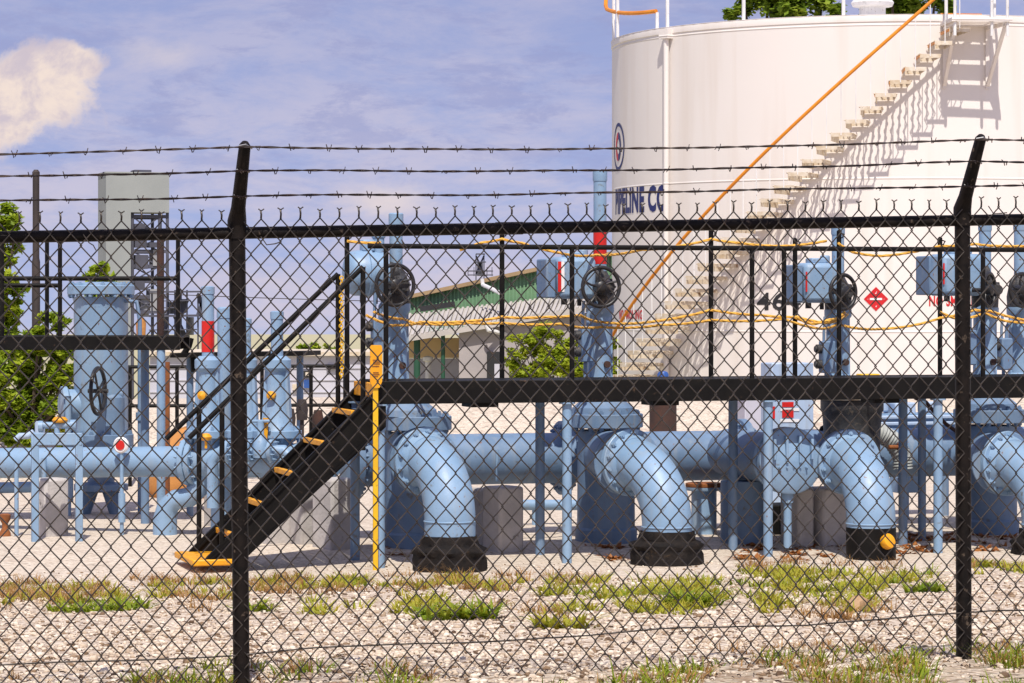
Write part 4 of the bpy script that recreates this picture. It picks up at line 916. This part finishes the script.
pts = [TK(-1.45, RTK+.1, zr+.55), TK(-1.40, RTK+.12, zr+.3)]+[TK(-1.36+(f1+1.36)*k/n, RTK+.12-.2*k/n, zr+.22*(1-k/n)**2) for k in range(n+1)]
m.tube(pts, .035, 8); m.build('bay_rail', 'orange_paint', tank)
q = V((TC.x, TC.y, 0))+V((-.45,-1.6,0)); m = MB(); m.lathe([(.22, TZ1), (.22, TZ1+.42), (.33, TZ1+.44), (.36, TZ1+.5), (.3, TZ1+.58), (.1, TZ1+.7), (0, TZ1+.72)], q, n=24); m.build('roof_vent', 'white_paint', tank)
# lettering and marks wrapped onto the shell
def wrap_text(txt, ph0, ph1, z0, z1, mt, name, bold=.012, squeeze=True):
    cu = bpy.data.curves.new(name, 'FONT'); cu.body = txt; cu.offset = bold; cu.resolution_u = 3; cu.space_character = 1.08
    ob = bpy.data.objects.new(name, cu); COL.objects.link(ob); dg = bpy.context.evaluated_depsgraph_get()
    me = bpy.data.meshes.new_from_object(ob.evaluated_get(dg)); bpy.data.objects.remove(ob)
    xs = [v.co.x for v in me.vertices]; ys = [v.co.y for v in me.vertices]; x0, x1, y0, y1 = min(xs), max(xs), min(ys), max(ys)
    m = MB(); m.v = [tuple(TK(ph0+(ph1-ph0)*(v.co.x-x0)/(x1-x0), RTK+.006, z0+(z1-z0)*(v.co.y-y0)/(y1-y0))) for v in me.vertices]
    m.f = [tuple(p.vertices) for p in me.polygons]; m.build(name, mt, tank, smooth=False)
wrap_text('PIPELINE CO', -1.31, TPH(667.5), 3.60, 4.04, 'navy_mark', 'lettering', .045)
wrap_text('464', TPH(757), TPH(801), 1.985, 2.27, 'black_mark', 'tank_number', .024)
wrap_text('NO SMOKING', TPH(619.5), TPH(643), 1.83, 1.99, 'red_sign', 'no_smoking_sign', .03)
wrap_text('NO SMOKING', TPH(929), TPH(986), 2.05, 2.215, 'red_sign', 'no_smoking_sign', .03)
def patch(pts, mt, name, off=.006):
    m = MB(); m.v = [tuple(TK(f, RTK+off, z)) for f, z in pts]; m.f = [tuple(range(len(pts)))]; return m
def annulus(fc, zc, r0, r1, mt, name, off, a0=0, a1=2*PI, n=48, sx=1):
    m = MB(); vs = []; 
    for k in range(n+1):
        a = a0+(a1-a0)*k/n
        for r in (r0, r1): vs.append(TK(fc+r*math.cos(a)*sx/RTK, RTK+off, zc+r*math.sin(a)))
    m.add(vs, [(2*k, 2*k+1, 2*k+3, 2*k+2) for k in range(n)]); m.build(name, mt, tank, smooth=False)
ec, ez = -1.26, ZC-(145-YH)/F*48.6
annulus(ec, ez, .345, .405, 'navy_mark', 'emblem_ring', .006)
annulus(ec, ez, .13, .245, 'red_sign', 'emblem_mark', .006, PI/2, 3*PI/2, 24, .8)
annulus(ec, ez, .13, .245, 'navy_mark', 'emblem_mark', .006, -PI/2, PI/2, 24, .8)
fd = TPH(876); zd = ZC-(299-YH)/F*45.3; h = .19; 
patch([(fd-h/RTK, zd), (fd, zd-h), (fd+h/RTK, zd), (fd, zd+h)], 0, 0, .007).build('hazard_placard', 'red_sign', tank, smooth=False)
patch([(fd-.095/RTK, zd-.016), (fd+.095/RTK, zd-.016), (fd+.095/RTK, zd+.016), (fd-.095/RTK, zd+.016)], 0, 0, .010).build('placard_bar', 'white_mark', tank, smooth=False)
m = MB()
for (x, z, w) in ((-.125, .0, .006),(0,.095,.011),(.010,.112,.007),(-.010,.088,.008),(0,-.115,.010),(.010,-.105,.006),(.125,.0,.005)):
    m.add([TK(fd+(x-w)/RTK, RTK+.010, zd+z-w), TK(fd+(x+w)/RTK, RTK+.010, zd+z-w), TK(fd+(x+w*.3)/RTK, RTK+.010, zd+z+w*1.2)], [(0,1,2)])
m.build('placard_symbol', 'white_mark', tank, smooth=False)

# ================================================================== BUILDINGS AND FAR THINGS
sh = thing('long_shed', P(255, 380, 52), 'long low white shed behind the small valves and stair', 'shed')
a, b = P(150, 380, 52), P(372, 380, 52); z0 = -1.2; z1 = zz(356, 52)
m = MB(); m.box(V(((a.x+b.x)/2, 53.5, (z0+z1)/2)), (b.x-a.x, 3, z1-z0), u=V((1,0,0))); m.build('wall', 'shed_white', sh)
m = MB(); m.box(V(((a.x+b.x)/2, 53.5, z1+.04)), (b.x-a.x+.1, 3.2, .07), u=V((1,0,0))); m.build('roof', 'tread_tan', sh)
m = MB()
for y in (368, 380, 392): m.box(V(((a.x+b.x)/2, 51.99, zz(y, 52))), (b.x-a.x, .02, .02), u=V((1,0,0)))
m.build('siding_seam', 'shed_white', sh)
for x, y, w, h, mt in ((307,374,7,7,'dark_opening_shadow'),(307,384,6,8,'deep_blue_paint'),(331,367,9,4,'stack_dark'),(295,387,5,6,'tread_tan')):
    m = MB(); m.box(P(x, y, 51.97), (w/F*52, .08, h/F*52), u=V((1,0,0))); f = m.build('wall_box', mt, sh)
m = MB(); m.box(P(307, 374, 51.92), (3/F*52, .02, 3.5/F*52), u=V((1,0,0))); m.build('meter_face', 'tread_tan', sh)
# green gabled shed with a pale lean-to roof
gs = thing('green_roof_shed', P(500, 380, 62), 'green metal shed with pale sloping lean-to roof', 'shed')
def slab(c4p, th, name, mt):
    m = MB(); vs = [p for p in c4p]+[p-Z*th for p in c4p]; m.add(vs, [(0,1,2,3),(7,6,5,4),(0,4,5,1),(1,5,6,2),(2,6,7,3),(3,7,4,0)]); return m.build(name, mt, gs, smooth=False)
nl, nr, fr_, fl = P(388, 340, 60), P(606, 304, 60), P(612, 291, 64), P(396, 316, 64)
slab([nl, nr, fr_, fl], .10, 'lean_to_roof', 'roof_light')
m = MB()
for k in range(46):
    f = k/45; a, b = nl.lerp(nr, f), fl.lerp(fr_, f); m.bar(a+Z*.015, b+Z*.015, .05, .035)
m.build('roof_rib', 'roof_light', gs, smooth=False)
ul, ur = P(396, 299, 64.2), P(612, 252.5, 64.2)
m = MB(); vs = [fl+V((0,.1,-.05)), fr_+V((0,.1,-.05)), ur, ul]; vs += [v+V((0,.15,0)) for v in vs]; m.add(vs, [(0,1,2,3),(7,6,5,4),(3,2,6,7),(0,3,7,4),(1,2,6,5)]); m.build('green_wall', 'green_sheet', gs, smooth=False)
m = MB()
for k in range(60):
    f = k/59; a = fl.lerp(fr_, f)+V((0,.07,-.02)); b = ul.lerp(ur, f)+V((0,-.03,0)); m.bar(a, b, .03, .03, up=V((0,1,0)))
m.build('wall_rib', 'green_sheet', gs, smooth=False)
a, b = P(393, 298, 63.95), P(612, 251, 63.95); slab([a, b, b+V((0,5,-.25)), a+V((0,5,-.25))], .085, 'main_roof', 'roof_tan')
m = MB(); e0, e1 = P(420, 309, 63.9), P(455, 304, 63.9); m.bar(e0, e1, .06, .12); m.build('shadow_strip', 'dark_opening_shadow', gs)  # dark bar standing in for a shadow low on the green wall
zb = -1.5
m = MB(); a, b = P(459, 329.5, 60.2), P(606, 306, 60.2); vs = [V((a.x, 60.2, zb)), V((b.x, 60.2, zb)), b-Z*.1, a-Z*.06]; vs += [v+V((0,2.5,0)) for v in vs]; m.add(vs, [(0,1,2,3),(7,6,5,4),(3,2,6,7),(0,3,7,4),(1,2,6,5)]); m.build('front_wall', 'wall_grey', gs, smooth=False)
m = MB(); p0 = P(494, 365, 60.16); m.box(V((p0.x, 60.16, (P(494,351,61).z+zb)/2)), (14/F*61, .1, P(494,351,61).z-zb), u=V((1,0,0))); m.build('doorway', 'dark_opening_shadow', gs)
m = MB(); p0 = P(498, 372, 60.12); m.box(p0, (7/F*61, .05, 16/F*61), u=V((1,0,0))); m.build('door_panel', 'shed_white', gs)
m = MB(); a, b = P(398, 343, 61.3), P(462, 343, 61.3); m.box(V(((a.x+b.x)/2, 61.4, (P(400,358,61.3).z+P(400,338,61.3).z)/2)), (b.x-a.x, .2, 20/F*61.3), u=V((1,0,0))); m.build('back_wall', 'wall_tan', gs)
m = MB(); m.box(V(((a.x+b.x)/2, 61.4, (P(400,358.5,61.3).z+zb)/2)), (b.x-a.x, .2, P(400,358.5,61.3).z-zb), u=V((1,0,0))); m.build('back_wall', 'shed_white', gs)
for x, w in ((417, .11), (443, .06)):
    q = P(x, 340, 60.3); top = nl.lerp(nr, (x-388)/218); m = MB(); m.tube([V((q.x, q.y, zb)), V((q.x, q.y, top.z-.08))], w/2+.015, 10); m.build('porch_post', 'green_post', gs)
m = MB(); q = P(428, 370, 60.8); m.tube([V((q.x, q.y, zb)), P(428, 362, 60.8)], .06, 10); m.lathe([(.06,0),(.11,.03),(.11,.1),(.03,.13)], P(428, 362, 60.8), Z, 14); m.build('yard_pedestal', 'white_paint', gs)
m = MB(); m.tube([P(482, 279, 63.0), P(483, 285, 63.0), P(492, 289, 62.2), P(500, 293, 61.5)], .045, 8); m.build('gutter_pipe', 'white_paint', gs)
m = MB(); m.tube([P(486, 325, 59.9), P(488, 330, 59.9), P(505, 334, 60.2), P(520, 338, 60.6)], .045, 8); m.build('gutter_pipe', 'white_paint', gs)
# headframe tower
HY = 250.0; ht = thing('headframe_tower', P(132, 310, HY), 'tall beige concrete tower with open steel frame on its right side', 'tower')
ht_yaw = R_(17); hu = V((math.cos(ht_yaw), math.sin(ht_yaw), 0)); hv = V((-hu.y, hu.x, 0))
o0 = P(106, 305, HY); px1 = HY/F
zt = zz(172.5, HY); zm_ = zz(212, HY); zb = -42
Wf = 61*px1/math.cos(ht_yaw); Dd = 8*px1/math.sin(ht_yaw-R_(8))
m = MB(); c = V((o0.x, HY, 0))+hu*Wf/2+hv*Dd/2; m.box(V((c.x, c.y, (zt+zm_)/2)), (Wf, Dd, zt-zm_), u=hu); m.build('top_block', 'head_beige', ht)
wl = 25*px1; m = MB(); c = V((o0.x, HY, 0))+hu*wl/2+hv*Dd/2; m.box(V((c.x, c.y, (zb+zm_)/2)), (wl, Dd, zm_-zb), u=hu); m.build('shaft', 'head_beige', ht)
m = MB(); c = V((o0.x, HY, 0))+hu*Wf*.62+hv*Dd/2; m.box(V((c.x, c.y, zt+.15)), (17*px1, Dd*.5, .35), u=hu); m.build('roof_hatch', 'steel_far', ht)
m = MB(); m.box(V((o0.x, HY, 0))+hu*Wf/2+hv*Dd/2+Z*(zt+.02), (Wf+.15, Dd+.15, .12), u=hu); m.build('parapet', 'head_beige', ht)
m = MB()
for e in (.43, .86, .985):
    for d in (.1, .9): q = V((o0.x, HY, 0))+hu*Wf*e+hv*Dd*d; m.bar(V((q.x, q.y, zb)), V((q.x, q.y, zm_)), .25, .25)
for k, y in enumerate((216, 237, 251, 266, 281, 297, 312)):
    z = zz(y, HY)
    for d in (.1, .9): q = V((o0.x, HY, 0))+hv*Dd*d+Z*z; m.bar(q+hu*Wf*.43, q+hu*Wf*.985, .2, .3)
    if k < 6:
        z2 = zz((216, 237, 251, 266, 281, 297, 312)[k+1], HY); q = V((o0.x, HY, 0))+hv*Dd*.1
        m.bar(q+hu*Wf*.43+Z*z, q+hu*Wf*.86+Z*z2, .12, .12); m.bar(q+hu*Wf*.86+Z*z, q+hu*Wf*.43+Z*z2, .12, .12)
m.build('steel_frame', 'steel_far', ht)
m = MB()
for x, y, w, h in ((138,228,11,8),(150,232,8,8),(139,243,12,9),(152,245,9,5),(140,262,13,14),(138,284,10,12)):
    q = P(x, y, HY+2); m.box(q, (w*px1, 2, h*px1), u=hu)
m.build('machinery_deck', 'steel_far', ht)
for x, y, w, h in ((155,258,8,16),(152,300,8,22),(143,306,8,22)): m = MB(); q = P(x, y, HY+2.5); m.box(q, (w*px1, 2, h*px1), u=hu); m.build('chute', 'steel_pale', ht)
# loading plant right of the tower
PY = 190.0; pl = thing('conveyor_plant', P(178, 325, PY), 'far grey conveyor gantry and pipe rack right of the tower', 'plant')
p_ = PY/F; m = MB()
for y, x0, x1, t in ((292,150,212,1.6),(301,165,190,1),(316,150,200,2.2),(330,150,196,1),(308,158,176,1)): m.bar(P(x0, y, PY), P(x1, y-.5, PY), 1.2, t*p_)
for x in (152, 160, 168, 175, 181, 187, 198, 206): m.bar(P(x, 940, PY), P(x, (290 if x % 2 else 293), PY), 1.2*p_, .3)
for a, b in (((198,294),(206,316)),((206,294),(198,316)),((160,316),(168,340)),((175,316),(187,340)),((187,300),(180,314))): m.bar(P(*a, PY), P(*b, PY), .9*p_, .3)
m.build('gantry_frame', 'steel_far', pl)
m = MB()
for x, y, r, h in ((172,308,4,12),(184,306,3,14),(190,326,4,18),(178,328,3,14),(166,324,3,20)): q = P(x, y, PY+1); m.cyl(q-Z*h*p_/2, q+Z*h*p_/2, r*p_, n=14)
m.build('hopper', 'steel_pale', pl)
m = MB(); q = P(141, 330, PY-6); m.cyl(q-Z*38, q, 3*p_, n=14); m.lathe([(4*p_, -12*p_), (5*p_, 6*p_), (3*p_, 12*p_)], q, n=16); m.build('silo', 'clay', pl)
# far light tower, dark stack, wire
lt = thing('lookout_tower', P(480, 300, 160), 'far open steel lookout platform above the green shed roof', 'tower'); l_ = 160/F; m = MB()
for x in (476, 484): m.bar(P(x, 1050, 160), P(x, 254, 160), 1*l_, .1)
for y, a, b in ((254,476,485),(262,475,486),(275,468,493),(271,468,493)): m.bar(P(a, y, 160), P(b, y, 160), 1.2, .9*l_)
for x in (468, 474, 487, 492): m.bar(P(x, 276, 160), P(x, 267, 160), .7*l_, .1)
m.bar(P(476, 256, 160), P(484, 274, 160), .7*l_, .1); m.bar(P(484, 256, 160), P(476, 274, 160), .7*l_, .1)
m.build('frame', 'steel_far', lt); m = MB(); m.cyl(P(480, 276, 161), P(480, 262, 161), 3*l_, n=12); m.build('cabin', 'steel_pale', lt)
m = MB(); q = P(36, 300, 62); z1 = zz(172, 62); m.lathe([(.088, -1.0), (.088, zz(262, 62)), (.072, zz(258, 62)), (.072, z1-.1), (.08, z1-.09), (.08, z1), (.04, z1+.05)], V((q.x, q.y, 0)), n=18)
tag(m.build('flare_stack', 'stack_dark'), 'tall thin dark steel stack rising above the left trees', 'stack')
m = MB(); m.tube([P(170+i*22, 295+.06*i*i-i*.0, 110) for i in range(12)], .018, 5); 
ow = thing('power_line', P(280, 296, 110), 'thin overhead wire crossing low in the sky above the shed', 'wire')
m = MB(); m.tube([P(150+i*20, 293.5+i*.9-.02*i*i, 110) for i in range(14)], .016, 5); m.build('conductor', 'stack_dark', ow)

# ================================================================== TREES
def leaf_quads(m, c, r, n, size, squash=.8):
    for _ in range(n):
        d = V((random.gauss(0, 1), random.gauss(0, 1), random.gauss(0, 1))); d = d.normalized()*r*random.random()**.45; d.z *= squash
        p = c+d; a = V((random.gauss(0, 1), random.gauss(0, 1), random.gauss(0, .6))).normalized(); b = a.cross(V((random.random()-.5, random.random()-.5, 1))).normalized()
        l = size*random.uniform(.6, 1.35); w = l*.36
        m.add([p-a*l*.5, p-a*.1*l+b*w, p+a*l*.5, p-a*.1*l-b*w], [(0,1,2,3)])
def tree(name, base, clumps, label, leaf, n, size, trunk_r=.12, cat='tree', group=None, limb=True):
    th = thing(name, base, label, cat, group); m = MB()
    top = max(c[0].z for c in clumps); cen = sum((c[0] for c in clumps), V())/len(clumps); base = V(base)
    fork = base.lerp(V((base.x*.6+cen.x*.4, base.y*.6+cen.y*.4, base.z+(cen.z-base.z)*.6)), .45)
    m.tube([base-Z*.2, base.lerp(fork, .5)+V((trunk_r*.6, 0, 0)), fork], [trunk_r*1.3, trunk_r, trunk_r*.8], 10)
    for c, r in clumps:
        mid = fork.lerp(c, .5)+V((random.uniform(-.2, .2)*r, random.uniform(-.2, .2)*r, r*.15)); m.tube([fork-Z*trunk_r, mid, c, c+V((random.uniform(-.5, .5)*r, random.uniform(-.3, .3)*r, r*.6))], [trunk_r*.55, trunk_r*.36, trunk_r*.2, trunk_r*.06], 6)
    m.build('trunk', 'bark', th)
    m = MB(); tot = sum(c[1]**2 for c in clumps)
    for c, r in clumps:
        k = max(3, int(4+r*3)) 
        for _ in range(14):
            d = V((random.gauss(0, 1), random.gauss(0, 1), random.gauss(0, .8))).normalized()*r*random.uniform(.2, 1.05)
            leaf_quads(m, c+d, r*random.uniform(.22, .62), int(n*r*r/tot/14), size)
    m.build('crown', leaf, th, ang=180)
def cl(lst, Y): return [(P(x, y, Y+random.uniform(-1, 1)*r/F*Y), r/F*Y) for x, y, r in lst]
Y = 47
def base(px, Y): q = P(px, 0, Y); return (q.x, q.y, gh(q.x, q.y))
tree('leafy_tree', base(-12, Y), cl([(-2,225,20),(8,255,13),(-8,280,18),(6,306,14),(-12,330,22),(10,345,15),(-25,250,24),(-40,300,30),(14,236,9),(2,318,15),(16,290,9),(4,345,18)], Y), 'tall bright green tree at the left edge left of the dark stack', 'leaf_bright', 13000, .12, .09)
tree('leafy_tree', base(30, 34), cl([(38,345,18),(18,368,22),(52,376,21),(30,400,24),(6,402,24),(62,404,16),(48,424,18),(66,348,15),(22,428,20),(72,374,13),(60,322,9),(-8,386,20),(46,318,10),(0,430,18),(62,432,14),(24,345,14),(84,350,10)], 34), 'broad bushy green tree behind the blue filter vessel', 'leaf_bright', 17000, .085, .06)
tree('leafy_tree', base(98, Y+8), cl([(100,268,9),(93,280,9),(108,282,9),(98,300,13),(110,305,11)], Y+8), 'tree top just showing over the filter vessel lid', 'leaf_bright', 1500, .15, .1)
tree('tall_tree', base(790, 78), cl([(745,8,14),(770,0,24),(800,-4,26),(822,2,16),(765,-30,30),(805,-40,34),(730,15,9),(838,8,11),(785,10,15)], 78), 'tall tree whose leafy top shows above the left of tank roof', 'leaf_dark', 9000, .2, .18)
tree('tall_tree', base(905, 84), cl([(880,2,16),(900,-4,22),(915,4,14),(935,-8,20),(868,10,9),(890,-30,26),(948,6,10)], 84), 'tall tree top showing between tank vent and the stair landing', 'leaf_dark', 8000, .2, .18)
tree('shrub', base(552, 46), cl([(525,352,14),(545,345,17),(566,350,17),(582,358,16),(535,370,18),(558,368,18),(520,375,11),(580,378,16),(543,331,9),(556,334,9),(600,365,12),(514,340,6),(596,345,9),(528,340,12),(572,372,16),(548,358,18),(513,362,9)], 46), 'feathery yellow green shrub in front of the grey shed wall', 'leaf_shrub', 15000, .07, .03, 'shrub')
tree('shrub', base(613, 48), cl([(613,345,6),(615,362,7),(611,375,7)], 48), 'thin green shrub squeezed between second valve stem and tank', 'leaf_shrub', 700, .09, .03, 'shrub')
tree('bush', base(316, 62), cl([(304,349,6),(316,347,7),(328,350,6),(338,352,5)], 62), 'low green bush peeping over the long white shed roof', 'leaf_bright', 900, .12, .05, 'bush')

# ================================================================== SKY, SUN, CAMERA
w = bpy.data.worlds.new('World'); scene.world = w; w.use_nodes = True; nt = w.node_tree; n = nt.nodes; L = nt.links
SUN = V((.012, -.535, .845)).normalized(); EL = math.asin(SUN.z); AZ = math.atan2(SUN.x, SUN.y)
sky = n.new('ShaderNodeTexSky'); sky.sky_type = 'NISHITA'; sky.sun_disc = False; sky.sun_elevation = EL; sky.sun_rotation = AZ
sky.air_density = 1.0; sky.dust_density = .6; sky.ozone_density = 2.5
tc = n.new('ShaderNodeTexCoord'); sx = n.new('ShaderNodeSeparateXYZ'); L.new(tc.outputs['Generated'], sx.inputs[0])
def math_(op, a, b=None, c=None):
    x = n.new('ShaderNodeMath'); x.operation = op
    for i, v in enumerate((a, b, c)):
        if v is None: continue
        if isinstance(v, (int, float)): x.inputs[i].default_value = v
        else: L.new(v, x.inputs[i])
    return x.outputs[0]
def mr(f, a, b, c=0, d=1, sm_=True):
    r = n.new('ShaderNodeMapRange'); r.inputs[1].default_value = a; r.inputs[2].default_value = b; r.inputs[3].default_value = c; r.inputs[4].default_value = d
    if sm_: r.interpolation_type = 'SMOOTHSTEP'
    L.new(f, r.inputs[0]); return r.outputs[0]
# the clear band just over the horizon is as deep as the sky a little higher
zr = math_('MULTIPLY_ADD', sx.outputs[2], 1.6, SKYLIFT)
cb = n.new('ShaderNodeCombineXYZ'); L.new(sx.outputs[0], cb.inputs[0]); L.new(sx.outputs[1], cb.inputs[1]); L.new(zr, cb.inputs[2])
nv = n.new('ShaderNodeVectorMath'); nv.operation = 'NORMALIZE'; L.new(cb.outputs[0], nv.inputs[0]); L.new(nv.outputs[0], sky.inputs['Vector'])
def mixc(f, a, b, mode='MIX'):
    x = n.new('ShaderNodeMix'); x.data_type = 'RGBA'; x.blend_type = mode
    if isinstance(f, float): x.inputs[0].default_value = f
    else: L.new(f, x.inputs[0])
    for s, i in ((a, 6), (b, 7)):
        if isinstance(s, tuple): x.inputs[i].default_value = s
        else: L.new(s, x.inputs[i])
    return x.outputs[2]
def cloudnoise(sc, zs, det=8, rough=.6, off=(0, 0, 0), dist=.4):
    mp = n.new('ShaderNodeMapping'); mp.inputs['Scale'].default_value = (1, 1, zs); mp.inputs['Location'].default_value = off; L.new(tc.outputs['Generated'], mp.inputs[0])
    t = n.new('ShaderNodeTexNoise'); t.inputs['Scale'].default_value = sc; t.inputs['Detail'].default_value = det; t.inputs['Roughness'].default_value = rough; t.inputs['Distortion'].default_value = dist
    L.new(mp.outputs[0], t.inputs['Vector']); return t.outputs['Fac']
base_c = mixc(1.0, sky.outputs[0], SKYTINT, 'MULTIPLY')
thin = mr(cloudnoise(15, 3.2, 12, .68, (0, 0, .3), .25), .34, .64)
low = mr(sx.outputs[2], .0, .10, 1.0, .45)
veil = mixc(.62, base_c, VEIL)
thin = math_('MULTIPLY', thin, low)
c1 = mixc(math_('MULTIPLY', thin, .95), veil, CLOUD_THIN)
dk = mr(cloudnoise(24, 3.4, 12, .70, (.4, .1, 0), .3), .48, .62)
c2 = mixc(math_('MULTIPLY', math_('MULTIPLY', dk, mr(sx.outputs[2], .015, .07)), .62), c1, CLOUD_DARK)
# heaped cloud at the left
ux = math_('DIVIDE', sx.outputs[0], math_('MAXIMUM', sx.outputs[1], .01)); uz = math_('DIVIDE', sx.outputs[2], math_('MAXIMUM', sx.outputs[1], .01))
nz = cloudnoise(60, 1.1, 10, .62, (.2, .3, .1), .3)
def heap(cx, cz, rx, rz, soft=.3, amp=1.7):
    dx = math_('DIVIDE', math_('SUBTRACT', ux, cx), rx); dz = math_('DIVIDE', math_('SUBTRACT', uz, cz), rz)
    r = math_('SQRT', math_('ADD', math_('MULTIPLY', dx, dx), math_('MULTIPLY', dz, dz)))
    r = math_('ADD', r, math_('MULTIPLY', math_('SUBTRACT', nz, .5), amp)); return mr(r, 1.0+soft*.3, 1.0-soft)
h1 = heap(-.163, .0745, .023, .016); h2 = heap(-.178, .067, .022, .016); h3 = heap(-.153, .083, .013, .009)
hp = math_('MAXIMUM', math_('MAXIMUM', h1, h2), h3)
sh1 = mr(nz, .38, .62); hc = mixc(sh1, CLOUD_SHADE, CLOUD_LIT)
c3 = mixc(math_('MULTIPLY', hp, .92), c2, hc)
h4 = heap(-.122, .087, .016, .006, 1.0, 1.6); c3 = mixc(math_('MULTIPLY', h4, .28), c3, CLOUD_LIT)
h5 = heap(-.045, .036, .018, .006, 1.0, 1.6); c3 = mixc(math_('MULTIPLY', h5, .5), c3, CLOUD_LIT)
bg = n['Background']; L.new(c3, bg.inputs[0]); bg.inputs[1].default_value = SKYS
ld = bpy.data.lights.new('sun', 'SUN'); ld.energy = SUNE; ld.angle = R_(.53); ld.color = (1, .94, .86)
lo = bpy.data.objects.new('sun', ld); COL.objects.link(lo); lo.rotation_euler = SUN.to_track_quat('Z', 'Y').to_euler(); lo.location = (0, -20, 60)
cd = bpy.data.cameras.new('camera'); cd.sensor_width = 36; cd.lens = F*36/1024; cd.clip_start = .1; cd.clip_end = 12000
cd.shift_y = (YH-341.5)/1024*-1 * -1
co = bpy.data.objects.new('camera', cd); COL.objects.link(co); co.location = (0, 0, ZC); co.rotation_euler = (PI/2, 0, 0); scene.camera = co
vs_ = scene.view_settings; vs_.view_transform = 'Standard'; vs_.look = 'None'; vs_.exposure = EXPO; vs_.gamma = 1; vs_.use_curve_mapping = False
